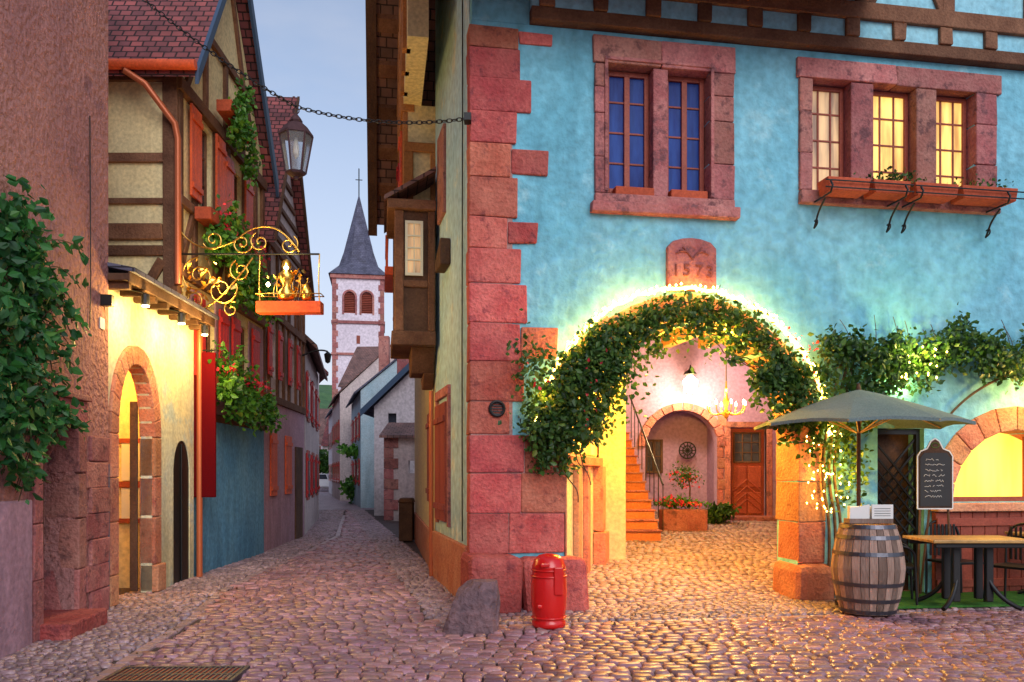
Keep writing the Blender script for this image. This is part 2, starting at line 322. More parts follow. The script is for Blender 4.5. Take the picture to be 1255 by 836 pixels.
# ============================================================ GROUND
g=M('ground',m_farcob,None); g.poly([(-900,-60,-.05),(900,-60,-.05),(900,1500,-.05),(-900,1500,-.05)]); g.done()
def fa_local(x,y):
    dx=x+.45; dy=y-9.1; return dx*FA.x[0]+dy*FA.x[1], dx*FA.y[0]+dy*FA.y[1]
def leftx(y):
    if y<8.95: return -3.41-.115*y
    if y<11.75: return -4.5-.03*(y-8.97)
    if y<15.4: return -4.65-.015*(y-11.3)
    if y<19.6: return -4.72-.067*(y-15.4)
    return -5.0-.19*(y-19.6)
def rightx(y): return -.45-.2345*(y-9.1)
def setts(name,m,test,y0,y1,x0,x1,row,ln,seed,ang=0.0,wave=.02,parent=None,fx=None,gap=.007,jit=.004):
    rr=random.Random(seed); V=[];F=[]
    ca,sa=math.cos(ang),math.sin(ang)
    y=y0
    while y<y1:
        rh=row*rr.uniform(.9,1.1); x=x0+rr.uniform(0,ln)
        while x<x1:
            l=ln*rr.uniform(.7,1.3); g_=gap
            cx,cy=x+l/2,y+rh/2+wave*math.sin(x*1.3+y*.7)+.006*math.sin(x*5)
            wx,wy=cx*ca-cy*sa,cx*sa+cy*ca
            z=test(wx,wy)
            if z is not None:
                hx=l/2-g_; hy=rh/2-g_; hz=rr.uniform(-.007,.007); tx=rr.uniform(-.05,.05); ty=rr.uniform(-.05,.05)
                z+=.016*mn.noise(Vector((wx*.9,wy*.9,0)))
                i=len(V)
                for (sx,sy,zz) in ((1,1,-.045),(.96,.96,-.009),(.76,.74,.004)):
                    for (ax,ay) in ((-1,-1),(1,-1),(1,1),(-1,1)):
                        px=ax*hx*sx+rr.uniform(-jit,jit); py=ay*hy*sy+rr.uniform(-jit,jit)
                        X=cx+px;Y=cy+py
                        V.append((X*ca-Y*sa,X*sa+Y*ca,z+zz+(hz+px*tx+py*ty if zz>-.04 else 0)))
                for r_ in (0,4):
                    for k in range(4): F.append((i+r_+k,i+r_+(k+1)%4,i+r_+4+(k+1)%4,i+r_+4+k))
                F.append((i+8,i+9,i+10,i+11))
            x+=l
        y+=rh
    me=bpy.data.meshes.new(name); me.from_pydata(V,[],F); me.materials.append(m)
    me.polygons.foreach_set('use_smooth',[True]*len(me.polygons))
    o=bpy.data.objects.new(name,me); scene.collection.objects.link(o); return o
LB=lambda y: leftx(y)+(1.0 if y<9 else (1.0-.25*min(1,(y-9)/1.5)))
def zone(x,y):
    s,t=fa_local(x,y)
    if x<leftx(y)-.3: return None
    if t>=.02 and s>0: return None
    if x<=LB(y)-.01: return 'p'
    if x<LB(y)+.13: return None
    if y>8.0 and x>rightx(y)-.55: 
        if x>rightx(y)+.1 and t>.02: return None
        if t>=-1.02 or s<0: return 'p'
    if t>=-1.02 and s>-.45: return 'p'
    if -1.17<t<-1.02 and s>-.3: return None
    return 's'
t_street=lambda x,y: 0 if zone(x,y)=='s' else None
t_pave=lambda x,y: 0 if zone(x,y)=='p' else None
def t_court(x,y):
    s,t=fa_local(x,y)
    if t>=.02 and s>.5 and t<8.6 and s<10: return .08*t
    return None
setts('cobblestone_street',m_sett,t_street,4.6,34,-8.5,9,.115,.15,3,ang=.03)
setts('pavement',m_sett2,t_pave,4.6,34,-8.8,9,.085,.095,4,ang=.1)
setts('courtyard_paving',m_sett2,t_court,8.5,19,-1,9,.11,.13,5,ang=.16)
rr=random.Random(9); V=[];F=[]
def gutter(path):
    for (a,b_) in zip(path[:-1],path[1:]):
        a=Vector(a);b_=Vector(b_);L_=(b_-a).length;d=(b_-a)/L_;nv=Vector((-d.y,d.x)); t=0
        while t<L_:
            l=rr.uniform(.13,.2); c=a+d*(t+l/2); hx=l/2-.006; hy=.057; hz=rr.uniform(-.003,.003); i=len(V)
            for (sc_,zz) in ((1,-.045),(.96,-.012),(.8,-.003)):
                for ax,ay in ((-1,-1),(1,-1),(1,1),(-1,1)):
                    p=c+d*ax*hx*sc_+nv*ay*hy*sc_; V.append((p.x+rr.uniform(-.003,.003),p.y+rr.uniform(-.003,.003),zz+hz))
            for r_ in (0,4):
                for k in range(4): F.append((i+r_+k,i+r_+(k+1)%4,i+r_+4+(k+1)%4,i+r_+4+k))
            F.append((i+8,i+9,i+10,i+11)); t+=l
gutter([(LB(y)+.06,y) for y in [4.6+.5*k for k in range(50)]])
gutter([FA.w(s,-1.095,0)[:2] for s in [-.3+.6*k for k in range(17)]])
me=bpy.data.meshes.new('gutter_stones'); me.from_pydata(V,[],F); me.materials.append(m_gut); o=bpy.data.objects.new('gutter_stones',me); scene.collection.objects.link(o)
jd=M('courtyard_ground',m_joint,None,FA); jd.poly([(.4,.02,-.022),(10,.02,-.022),(10,9,.695),(.4,9,.695)]); jd.done()
jd=M('road',m_joint,None); jd.poly([(-9,3,-.026),(9,3,-.026),(9,34,-.026),(-9,34,-.026)]); jd.done()
dg_=top('drain_grate',(-2.7,5.9,0)); q=M('grate_frame',m_hoop,dg_,Fr(-2.95,5.80,1,.03),.003)
q.box(0,.95,0,.03,-.02,.022); q.box(0,.95,.42,.45,-.02,.022); q.box(0,.03,.03,.42,-.02,.022); q.box(.92,.95,.03,.42,-.02,.022)
for k in range(22): q.box(.05+k*.04,.068+k*.04,.03,.42,-.02,.018)
q.box(.03,.92,.21,.24,-.02,.016); q.done()
q=M('grate_pit',m_terra,dg_,Fr(-2.95,5.80,1,.03)); q.box(.03,.92,.03,.42,-.02,.008); q.done()
# fallen leaves in the gutters
P=[]
for k in range(160):
    y=random.uniform(5.5,16); P.append((LB(y)+.06+random.gauss(0,.25),y,.012))
for k in range(110): P.append(FA.w(random.uniform(-.2,7),-1.05+random.gauss(0,.35),.012))
leaves('fallen_leaves',P,.035,m_twig,None,nb=(0,0,3))

# ============================================================ BLUE HOUSE
bh=top('blue_house',(-.45,9.1,0))
AC=2.5; AR=1.42; AZ=1.87
wall('front_wall',m_blue,bh,FA,R4(0,14,-.3,6.56),[archpts(AC,AR,AZ,-.25),R4(1.56,2.80,4.68,6.22),R4(4.09,6.29,4.86,6.24),R4(4.97,5.60,-.2,2.05),archpts(6.87,.9,1.14,1.14)[:],],0,.5)
q=M('corner_quoins',m_stone,bh,FA,.014)
for z0,z1,w in ((.6,1.05,1.06),(1.05,1.5,1.07),(1.5,1.93,1.05)):
    k=random.uniform(.4,.6); q.box(-.03,k-.003,-.035,.22,z0+.003,z1-.003,.006); q.box(k+.003,w,-.035,.3,z0+.003,z1-.003,.006)
z=1.93; ws=[.42,.62,.95,.6,.52,.72,.50,.88,.48,.66,.52,.90,.50]; i=0
while z<6.5:
    h=random.uniform(.30,.46); z1=min(z+h,6.5); w=ws[i%len(ws)]+random.uniform(-.04,.04)
    if w>.7:
        k=w*random.uniform(.5,.6); q.box(-.03,k-.003,-.035,.22,z+.003,z1-.003,.008); q.box(k+.003,w,-.03,.2,z+random.uniform(.0,.1),z1-random.uniform(0,.05),.014)
    else: q.box(-.03,w,-.035,.22,z+.003,z1-.003,.01)
    z=z1; i+=1
q.done()
m_mort=mat('lime_mortar',(.42,.24,.22),(.34,.2,.18),scale=6,bump=.6,bs=40)
q=M('quoin_mortar',m_mort,bh,FA); q.box(-.012,.46,-.012,.2,.6,6.5); q.box(.46,1.04,-.012,.2,.6,1.92); q.done()
q=M('corner_footing',m_stone,bh,FA,.09)
q.box(-.10,.52,-.40,.25,-.1,.60,.03); q.box(.53,1.26,-.36,.25,-.1,.56,.03); q.done()
q=M('arch_voussoirs',m_stoneo,bh,FA,.012)
n=19
for k in range(n):
    a0=math.pi*k/n+.004; a1=math.pi*(k+1)/n-.004; r1=1.70+random.uniform(-.02,.03)
    q.prism([(AC+AR*math.cos(a0),AZ+AR*math.sin(a0)),(AC+r1*math.cos(a0),AZ+r1*math.sin(a0)),(AC+r1*math.cos(a1),AZ+r1*math.sin(a1)),(AC+AR*math.cos(a1),AZ+AR*math.sin(a1))],-.045,.52)
z=.42
for h in (.5,.48,.47):
    q.box(AC+AR-.005,AC+AR+.34,-.045,.52,z+.003,z+h-.003,.008); z+=h
q.box(AC-AR-.02,AC-AR+.004,-.04,.5,.55,1.87)
q.done()
q=M('pier_base',m_stoneo,bh,FA,.1); q.box(AC+AR-.06,AC+AR+.42,-.16,.55,-.1,.42,.02); q.done()
def segwall(name,m,p,a,b,z0,z1,t=.2):
    A=FA.w(a[0],a[1],0);B=FA.w(b[0],b[1],0); f=Fr(A[0],A[1],B[0]-A[0],B[1]-A[1]); L=math.hypot(B[0]-A[0],B[1]-A[1])
    w=M(name,m,p,f); a_,b_=sorted((0,t)); w.box(0,L,a_,b_,z0,z1); w.done(); return f,L
f,L=segwall('passage_wall',m_yelc,bh,(1.10,.5),(2.16,2.6),-.2,3.7)
q=M('passage_ledge',m_stoneo,bh,f,.01); q.box(.3,L,-.10,-.003,1.60,1.72,.004); q.box(L-.22,L+.05,-.14,-.003,.66,1.6,.01); q.box(L-.26,L+.07,-.18,-.003,0,.65,.01); q.box(.8,1.0,-.08,-.003,0,1.6); q.box(1.4,1.56,-.08,-.003,0,1.6); q.done()
q=M('passage_lit_window',m_glow,bh,f); q.box(.5,L-.1,-.03,-.004,1.76,2.12); q.done()
segwall('passage_wall',m_purple,bh,(3.95,.52),(8.3,6.9),-.2,7,-.2)
q=M('passage_ceiling',m_cream,bh,FA); q.box(.5,5.2,.5,3.0,3.62,3.8); q.done()
q=M('passage_beams',m_timber2,bh,FA,.01)
for k in range(7): q.box(.9+k*.6,1.06+k*.6,.5,3.0,3.44,3.62)
q.done()
q=M('date_plaque',m_stone2,bh,FA,.015); q.prism([(2.27,3.62),(2.87,3.62),(2.87,4.12),(2.80,4.19),(2.68,4.225),(2.57,4.235),(2.46,4.225),(2.34,4.19),(2.27,4.12)],-.06,.02); q.done()
def text(s,fr,x,y,z,size,m,parent,ext=.012,name='carved_text',flip=False):
    cu=bpy.data.curves.new(name,'FONT'); cu.body=s; cu.size=size; cu.extrude=ext; cu.align_x='CENTER'; cu.materials.append(m)
    o=bpy.data.objects.new(name,cu); scene.collection.objects.link(o)
    mw=Matrix(((fr.x[0],0,-fr.y[0],fr.w(x,y,z)[0]),(fr.x[1],0,-fr.y[1],fr.w(x,y,z)[1]),(0,1,0,fr.w(x,y,z)[2]),(0,0,0,1)))
    o.parent=parent; o.matrix_parent_inverse=Matrix.Translation(parent.location).inverted(); o.matrix_basis=mw; return o
m_stdark=mat('carved_stone',(.16,.045,.045),(.22,.07,.07),bump=.2)
for ch_,x_,dz in (('1',2.37,0),('5',2.50,.01),('7',2.65,.01),('3',2.78,0)): text(ch_,FA,x_,-.065,3.78+dz,.20,m_stdark,bh)
for a in (-1,1):
    for k in range(3):
        tube('carved_branch',[(2.57,-.066,3.98),(2.57+a*.07,-.07,4.08+.02*k),(2.57+a*(.12+.04*k),-.066,4.12-.04*k)],.009,m_stdark,bh,True,FA)
q=M('window_surround',m_stone2,bh,FA,.014)
for (a,b) in ((1.41,1.565),(2.795,3.10)):
    z=4.70
    for h in (.42,.5,.3,.27): q.box(a,b,-.045,.22,z+.002,min(z+h,6.185)-.002,.006); z+=h
q.box(2.11,2.29,-.02,.2,4.70,6.185)
q.box(1.39,2.2,-.05,.22,6.19,6.50,.008); q.box(2.204,3.12,-.05,.22,6.19,6.50,.008); q.box(1.36,3.15,-.11,.22,4.47,4.60,.008); q.box(1.41,3.10,-.06,.22,4.604,4.70,.005)
for (a,b,c) in ((3.93,4.095,-.045),(6.285,6.58,-.045)):
    z=4.88
    for h in (.45,.5,.4): q.box(a,b,c,.22,z+.002,min(z+h,6.22)-.002,.006); z+=h
q.box(4.60,4.90,-.03,.2,4.88,6.22); q.box(5.475,5.75,-.03,.2,4.88,6.22)
q.box(3.90,5.2,-.05,.22,6.225,6.46,.008); q.box(5.204,6.65,-.05,.22,6.225,6.46,.008); q.box(3.93,6.6,-.08,.22,4.72,4.875,.006)
q.done()
q=M('surround_moulding',m_stone2,bh,FA,.006)
q.box(1.52,1.56,-.065,-.04,4.72,6.22); q.box(2.80,2.84,-.065,-.04,4.72,6.22); q.box(1.52,2.84,-.066,-.045,6.222,6.26); q.done()
for (a,b) in ((1.57,2.105),(2.295,2.79)): window(bh,FA,a,b,4.76,6.18,.12,2,4,m_wred,m_glassb,.055)
for (a,b) in ((4.10,4.595),(4.905,5.47),(5.755,6.28)): window(bh,FA,a,b,4.90,6.21,.12,3,4,m_wred,m_curt2 if a<4.5 else m_curt,.05,leafs=1)
q=M('window_box',m_terra,bh,FA,.01)
q.box(1.66,2.13,-.02,.11,4.70,4.80); q.box(2.33,2.78,-.02,.11,4.70,4.80)
for (a,b) in ((4.1,4.65),(4.68,5.17),(5.22,5.8),(5.84,6.6)): q.prism([(a+.03,4.78),(b-.03,4.78),(b,4.94),(a,4.94)],-.36,-.12)
q.done()
for x in (4.1,5.05,5.25,6.4):
    tube('box_bracket',[(x,-.06,4.73),(x,-.42,4.73),(x,-.46,4.80),(x,-.42,4.86)],.012,m_iron,bh,False,FA)
    tube('box_bracket',[(x,-.06,4.42),(x,-.10,4.48),(x,-.16,4.6),(x,-.30,4.70)],.012,m_iron,bh,True,FA)
    tube('box_bracket',[(x,-.06,4.42),(x,-.14,4.44),(x,-.13,4.52),(x,-.07,4.5)],.009,m_iron,bh,True,FA)
for z_ in (4.80,4.88):
    tube('box_rail',[(4.05,-.40,z_),(5.17,-.40,z_)],.009,m_iron,bh,False,FA); tube('box_rail',[(5.2,-.40,z_),(6.66,-.40,z_)],.009,m_iron,bh,False,FA)
leaves('box_plants',blob(FA,5.0,-.25,5.0,.35,.05,.10,200)+blob(FA,6.1,-.25,4.99,.5,.05,.06,120),.05,m_leaf,bh)
q=M('wall_vent',m_iron,bh,FA); c=FA.w(.28,-.05,2.22); q.torus(c,.08,.018,(FA.x[0],FA.x[1],0),(0,0,1),20,8); 
for k in range(-2,3): q.box(.28-.07,.28+.07,-.05,-.037,2.215+k*.03,2.228+k*.03)
q.done()
q=M('timber_frame',m_timber2,bh,FA,.012)
q.box(.66,14,-.13,.3,6.565,6.72,.01); q.box(.60,14,-.17,.3,6.93,7.12,.01)
x=.75
while x<14: q.box(x,x+.17,-.15,.28,6.722,6.928,.008); x+=.62
for x in (.62,1.9,2.35,3.45,4.6,5.75,6.9,8.1,9.3,10.5,11.8,13): q.box(x,x+.16,-.15,.2,7.122,9.4,.01)
for (x0,x1) in ((1.9,1.5),(2.5,2.95),(3.45,3.0),(4.76,5.3),(5.75,5.3),(7.06,7.7),(8.1,7.6)): q.beam(x0+.02,7.13,x1,8.2,.14,-.145,.1)
q.box(.6,14,-.16,.2,8.25,8.42); q.box(.6,14,-.17,.3,9.4,9.6); q.done()
q=M('upper_wall',m_bpanel,bh,FA)
q.box(.66,14,-.105,.35,6.725,6.925); q.box(0.02,14,-.10,.45,7.125,9.5); q.done()
q=M('upper_wall_corner',m_blue,bh,FA); q.box(0,.655,-.004,.45,6.562,7.12); q.done()
q=M('roof',m_tile,bh,FA); q.slab([(-.3,-.4,9.35),(14.3,-.4,9.35),(14.3,4.2,14.5),(-.3,4.2,14.5)],.15); q.slab([(-.3,9,9.35),(14.3,9,9.35),(14.3,4.2,14.5),(-.3,4.2,14.5)],.15); q.done()
wall('side_wall',m_pale,bh,FS,R4(.15,2.95,-.2,9.4),[R4(1.62,2.55,.88,2.42)],-.45,0)
q=M('side_plinth',m_stoneo,bh,FS,.02); q.box(.2,2.94,-.1,.05,-.1,.66,.01); q.done()
shutter(bh,FS,1.60,2.08,.86,2.44,.03,m_wred,1); shutter(bh,FS,2.09,2.58,.86,2.44,.03,m_wred,1)
q=M('side_window_surround',m_stone2,bh,FS,.01); q.box(1.5,1.6,-.1,.04,.8,2.52); q.box(2.58,2.7,-.1,.04,.8,2.52); q.box(1.5,2.7,-.1,.045,2.525,2.65); q.box(1.9,2.5,-.1,.04,5.0,6.2); q.done()
q=M('side_bracket',m_timber,bh,FS,.02); q.prism([(1.5,4.2),(2.0,4.2),(2.0,4.35),(1.5,4.55)],.0,.14); q.done()
tube('side_cable',[(.5,.02,0.7),(.52,.02,3),(.48,.02,6),(.5,.02,9)],.008,m_iron,bh,False,FS)
q=M('lattice_gate',m_iron,bh,FA)
for k in range(-12,14):
    for sg in (-1,1):
        x0=4.97; x1=5.60; za=.1*k*1.6; 
        zb=za+sg*.63*1.1
        if max(za,zb)<2.05 and min(za,zb)>0: q.beam(x0,za,x1,zb,.022,.10+.01*sg,.115+.01*sg)
q.box(4.97,5.02,.08,.14,0,2.04); q.box(5.55,5.6,.08,.14,0,2.04); q.box(5.02,5.55,.08,.14,1.98,2.04); q.done()
q=M('gate_backing',m_timber,bh,FA); q.box(4.9,5.7,.3,.4,-.1,2.3); q.done()
q=M('serving_hatch_arch',m_stoneo,bh,FA,.012)
for k in range(12):
    a0=math.pi*k/12+.005; a1=math.pi*(k+1)/12-.005; c=6.87
    q.prism([(c+.9*math.cos(a0),1.14+.9*math.sin(a0)),(c+1.2*math.cos(a0),1.14+1.2*math.sin(a0)),(c+1.2*math.cos(a1),1.14+1.2*math.sin(a1)),(c+.9*math.cos(a1),1.14+.9*math.sin(a1))],-.04,.4)
q.box(5.67,8.1,-.16,.3,1.03,1.132); q.done()
q=M('serving_hatch_glow',m_glow,bh,FA); q.box(5.9,7.85,.38,.46,1.1,2.1); q.done()
q=M('serving_hatch_muntins',m_wred,bh,FA); q.box(7.2,7.24,.2,.26,1.14,2.0); q.box(5.97,7.77,.2,.26,1.137,1.2); q.done()
q=M('counter_panels',m_wred,bh,FA,.006)
for k in range(14): q.box(5.7+k*.17,5.862+k*.17,-.08,-.004,0,1.02)
q.box(5.7,8.1,-.11,-.085,.1,.2); q.box(5.7,8.1,-.11,-.085,.85,.95); q.done()

# string lights
sl=top('string_lights',FA.w(AC,-.1,3.6))
pts=[]
for k in range(61):
    a=R(2)+R(172)*k/60
    pts.append((AC+1.76*math.cos(a),-.13+.02*math.sin(k*2.1),AZ+1.76*math.sin(a)+.015*math.sin(k*1.7)))
tube('light_rope',pts,.02,m_rope,sl,False,FA)
q=M('bulbs',m_bulb,sl,FA)
for k in range(190):
    a=R(2)+R(172)*k/189; r=1.77+random.uniform(-.04,.04); q.lathe([(.004,-.016),(.016,0),(.004,.016)],AC+r*math.cos(a),-.13+random.uniform(-.05,.02),AZ+r*math.sin(a),6)
for k in range(60):
    x=AC+AR+.12+random.uniform(-.1,.45); q.lathe([(.003,-.012),(.010,0),(.003,.012)],x,-.1-random.random()*.15,random.uniform(1.0,2.0),6)
for k in range(20):
    q.lathe([(.003,-.012),(.009,0),(.003,.012)],random.uniform(5.0,5.6),-.35-random.random()*.1,random.uniform(2.6,3.0),6)
q.done()
for k in range(7):
    a=R(14+k*25); lamp('bulb_light',FA.w(AC+1.78*math.cos(a),-.26,AZ+1.78*math.sin(a)),4.6,(1,.55,.06),.05,sl)
va=top('climbing_vine',FA.w(AC,-.2,3.4))
P=[]
for k in range(6600):
    d=random.uniform(8,180); a=R(d)
    dens=.50+.6*mn.noise(Vector((d*.11,3,0)))+ (.35 if d>110 else 0)
    if random.random()>dens+.25: continue
    th=.12+.05*math.sin(a*5+1)+(.10 if d>120 else 0)
    r=1.49+random.gauss(0,th)
    if r>1.70 and d<160: r=1.70-random.random()*.32
    if random.random()<.2: r-=random.random()*.28
    P.append(FA.w(AC+r*math.cos(a),-.10-abs(random.gauss(0,.12)),AZ+r*math.sin(a)))
P+=blob(FA,1.10,-.28,2.40,.40,.14,.42,1900,18)+blob(FA,.85,-.18,2.0,.30,.12,.32,800,11)+blob(FA,1.50,-.28,2.78,.32,.12,.26,800,10)
P+=blob(FA,3.65,-.22,2.62,.28,.12,.30,950,9)+blob(FA,4.15,-.18,2.05,.25,.10,.45,560,12)+blob(FA,4.5,-.18,1.5,.22,.10,.5,380,12)
for (hx,hz,hl) in ((3.35,2.75,.45),(3.55,2.55,.5),(3.72,2.3,.45),(1.35,2.4,.55),(1.55,2.7,.4),(1.05,1.9,.4),(3.05,3.05,.3),(2.1,3.1,.25),(.75,1.8,.3)):
    for j in range(90): P.append(FA.w(hx+random.gauss(0,.05)+.04*math.sin(j),-.15+random.gauss(0,.05),hz-hl*random.random()))
leaves('vine_leaves',P,.070,m_leaf,va,nb=(.1,-1,.3))
for s0 in range(34):
    a=R(random.uniform(12,175)); p=[]
    r=random.uniform(1.3,1.6)
    for k in range(8): p.append((AC+r*math.cos(a),-.1-.08*random.random(),AZ+r*math.sin(a))); a+=R(random.uniform(3,7)); r+=random.uniform(-.1,.08)
    tube('vine_stem',p,.007,m_twig,va,True,FA)
for x in (4.25,4.33,4.4): tube('vine_stem',[(x,-.08,0),(x+.05,-.12,.8),(x-.1,-.1,1.5),(x+.03,-.12,2.3),(x+.2,-.1,2.9)],.018,m_twig,va,True,FA)
leaves('vine_flowers',blob(FA,4.0,-.25,2.9,.4,.08,.3,45,12)+blob(FA,1.1,-.42,2.4,.4,.04,.4,25,12),.045,m_flower,va)
vb=top('wall_ivy',FA.w(5.8,-.2,2.9))
P=[]
for k in range(22):
    x=4.30+k*.25; P+=blob(FA,x,-.28,2.90+.10*math.sin(k*1.3)+(.1 if 5<k<9 else 0),.27,.18,.23,440,8)
P+=blob(FA,4.7,-.2,2.45,.3,.12,.3,450)
leaves('ivy_leaves',P,.072,m_leaf,vb,nb=(.1,-1,.3))
lamp('ivy_lamp',FA.w(5.25,-.55,2.92),34,(1,.85,.18),.05,vb)
lamp('ivy_lamp',FA.w(5.25,-.10,2.55),12,(.9,.9,.25),.05,vb)
for x in (4.6,5.9): tube('ivy_stem',[(x,-.05,2.2),(x+.4,-.12,2.7),(x+1.3,-.15,2.85)],.015,m_twig,vb,True,FA)
for k in range(14):
    x=random.uniform(4.0,6.8); z=3.0; tube('ivy_shoot',[(x,-.15,z),(x+.05,-.12,z+.15),(x+random.uniform(-.1,.15),-.08,z+random.uniform(.2,.42))],.004,m_twig,vb,True,FA)

# ============================================================ COURTYARD
ch=top('courtyard_house',(4,17,0)); FC=Fr(0,17,1,0)
wall('back_wall',m_purple,ch,FC,R4(1.2,9,0,7.5),[archpts(3.55,.76,2.05,.45),R4(4.55,5.30,.5,2.45)],0,.4)
q=M('left_wall',m_yelc,ch); q.box(1.3,1.70,12.2,17,0,7); q.done()
q=M('niche',m_purple,ch,FC); q.box(2.6,4.5,1.2,1.3,0,3); q.box(2.6,2.75,.4,1.2,0,3); q.box(4.35,4.5,.4,1.2,0,3); q.box(2.6,4.5,.4,1.3,2.95,3.0); q.done()
q=M('arch_trim',m_stone2,ch,FC,.01)
for k in range(12):
    a0=math.pi*k/12+.01; a1=math.pi*(k+1)/12-.01
    q.prism([(3.55+.76*math.cos(a0),2.05+.76*math.sin(a0)),(3.55+.92*math.cos(a0),2.05+.92*math.sin(a0)),(3.55+.92*math.cos(a1),2.05+.92*math.sin(a1)),(3.55+.76*math.cos(a1),2.05+.76*math.sin(a1))],-.04,.1)
q.box(4.43,4.55,-.04,.1,.5,2.45); q.box(5.3,5.42,-.04,.1,.5,2.45); q.box(4.43,5.42,-.04,.1,2.453,2.57); q.done()
window(ch,FC,2.95,3.35,1.5,2.25,1.1,2,2,m_timber,m_glassd)
q=M('rosette',m_iron,ch,FC)
for r_ in (.18,.1): q.torus((3.85,17.9,2.0),r_,.015,(1,0,0),(0,0,1),18,6)
for k in range(6):
    a=k*math.pi/6; q.beam(3.85-.18*math.cos(a),2.0-.18*math.sin(a),3.85+.18*math.cos(a),2.0+.18*math.sin(a),.02,.89,.91)
q.done()
q=M('wooden_door',m_wred,ch,FC,.01); q.box(4.56,5.29,.12,.18,.55,2.44)
for z in (.65,1.2): 
    for x in (4.64,4.95): q.box(x,x+.27,.09,.118,z,z+.45)
for k in range(4):
    q.beam(4.62,.7+k*.14,4.92,.95+k*.14,.025,.07,.09); q.beam(4.92,.95+k*.14,5.23,.7+k*.14,.025,.068,.088)
q.done()
window(ch,FC,4.64,5.21,1.72,2.36,.08,3,3,m_timber,m_glassd,.03,leafs=1)
q=M('door_step',m_stone2,ch,FC,.02); q.box(4.4,5.5,-.35,0,.4,.62); q.done()
q=M('quoins',m_stone2,ch,FC,.01)
for k in range(10): q.box(4.28-.0,4.28+.12+.07*(k%2),-.03,.05,.5+k*.22,.715+k*.22)
q.done()
st=top('stone_staircase',(2.2,14,.3)); q=M('steps',m_stair,st,W,.012)
for k in range(12): q.box(1.71,2.56-.015*k,14.0+k*.24,14.0+(k+1)*.24+.03,.1,.33+.165*(k+1),.004)
q.done()
q=M('treads',m_stone2,st,W,.008)
for k in range(12): q.box(1.71,2.58-.015*k,13.97+k*.24,14.0+(k+1)*.24,.331+.165*(k+1),.36+.165*(k+1),.003)
q.done()
tube('handrail',[(2.6,14.05,1.3),(2.42,16.8,3.1)],.018,m_iron,st)
for k in range(9): tube('baluster',[(2.6-.02*k,14.05+k*.33,.5+.215*k),(2.6-.02*k,14.05+k*.33,1.3+.215*k)],.009,m_iron,st)
pl=top('flower_trough',(3.2,15.5,.5)); q=M('trough',m_stone2,pl,W,.03); q.box(2.8,3.65,15.2,15.6,.4,.82); q.done()
leaves('trough_leaves',blob(W,3.2,15.4,.92,.35,.15,.1,500),.07,m_leaf2,pl); leaves('trough_flowers',blob(W,3.2,15.35,.98,.38,.15,.08,140),.06,m_flower,pl)
sh=top('potted_shrub',(3.45,15.9,.8)); tube('trunk',[(3.45,15.9,.6),(3.47,15.9,1.2),(3.42,15.9,1.5)],.015,m_twig,sh)
leaves('shrub_leaves',blob(W,3.45,15.9,1.45,.22,.2,.2,350),.06,m_leaf,sh); leaves('shrub_flowers',blob(W,3.45,15.85,1.4,.26,.2,.2,80),.05,m_flower,sh)
q=M('pot',m_terra,sh); q.lathe([(.10,0),(.15,.25),(.17,.27)],3.45,15.9,.5); q.done()
fb=top('fern_bush',(4.15,16.2,.5)); leaves('fern_leaves',blob(W,4.1,16.3,.72,.28,.2,.16,500),.12,m_leaf,fb)
fb=top('door_shrub',(5.6,16.3,.5)); leaves('shrub_leaves',blob(W,5.75,16.4,1.2,.2,.2,.6,500),.09,m_leaf,fb)
cd=top('chandelier',(3.15,12,2.5)); q=M('stem',m_gold,cd,W,0,True); q.lathe([(.01,.5),(.02,.3),(.05,.2),(.02,.1),(.06,.02),(.01,-.05)],3.15,12,2.35,12); q.done()
tube('suspension',[(3.15,12,2.8),(3.15,12,3.62)],.008,m_iron,cd)
for k in range(8):
    a=k*math.pi/4; c_,s_=math.cos(a),math.sin(a)
    tube('arm',[(3.15,12,2.42),(3.15+.12*c_,12+.12*s_,2.34),(3.15+.28*c_,12+.28*s_,2.40),(3.15+.28*c_,12+.28*s_,2.50)],.009,m_gold,cd,True)
    q=M('candle',m_lampb,cd); q.lathe([(.012,0),(.014,.04),(.004,.07)],3.15+.28*c_,12+.28*s_,2.5,6); q.done()
lamp('chandelier_light',(3.15,12,2.75),60,parent=cd)
wl=top('wall_lantern',(3.72,16.7,3.35)); q=M('lantern_glass',m_lampb,wl); q.lathe([(.05,0),(.13,.05),(.15,.26),(.05,.36)],3.62,16.55,3.12,8); q.done()
q=M('lantern_cap',m_iron,wl); q.lathe([(.15,0),(.03,.12),(.01,.2)],3.62,16.55,3.50,8); q.box(3.60,3.64,16.55,17,3.57,3.61); q.done()
lamp('lantern_light',(3.62,16.35,3.2),250,(1,.72,.36),.15,wl)
lamp('lantern_light',(5.6,16.0,4.2),30,(1,.80,.60),.15,wl)
lamp('passage_light',FA.w(2.3,1.1,3.2),400,(1,.54,.06),.12,bh)
lamp('passage_light',FA.w(3.4,2.3,2.9),300,(1,.54,.06),.12,bh)
lamp('passage_light',FA.w(3.0,-.0,3.15),70,(1,.54,.06),.08,bh)
lamp('hatch_light',FA.w(6.9,-.5,2.6),70,(1,.58,.12),.1,bh)
lamp('arch_side_light',FA.w(4.40,-.45,1.5),34,(1,.54,.06),.05,sl)

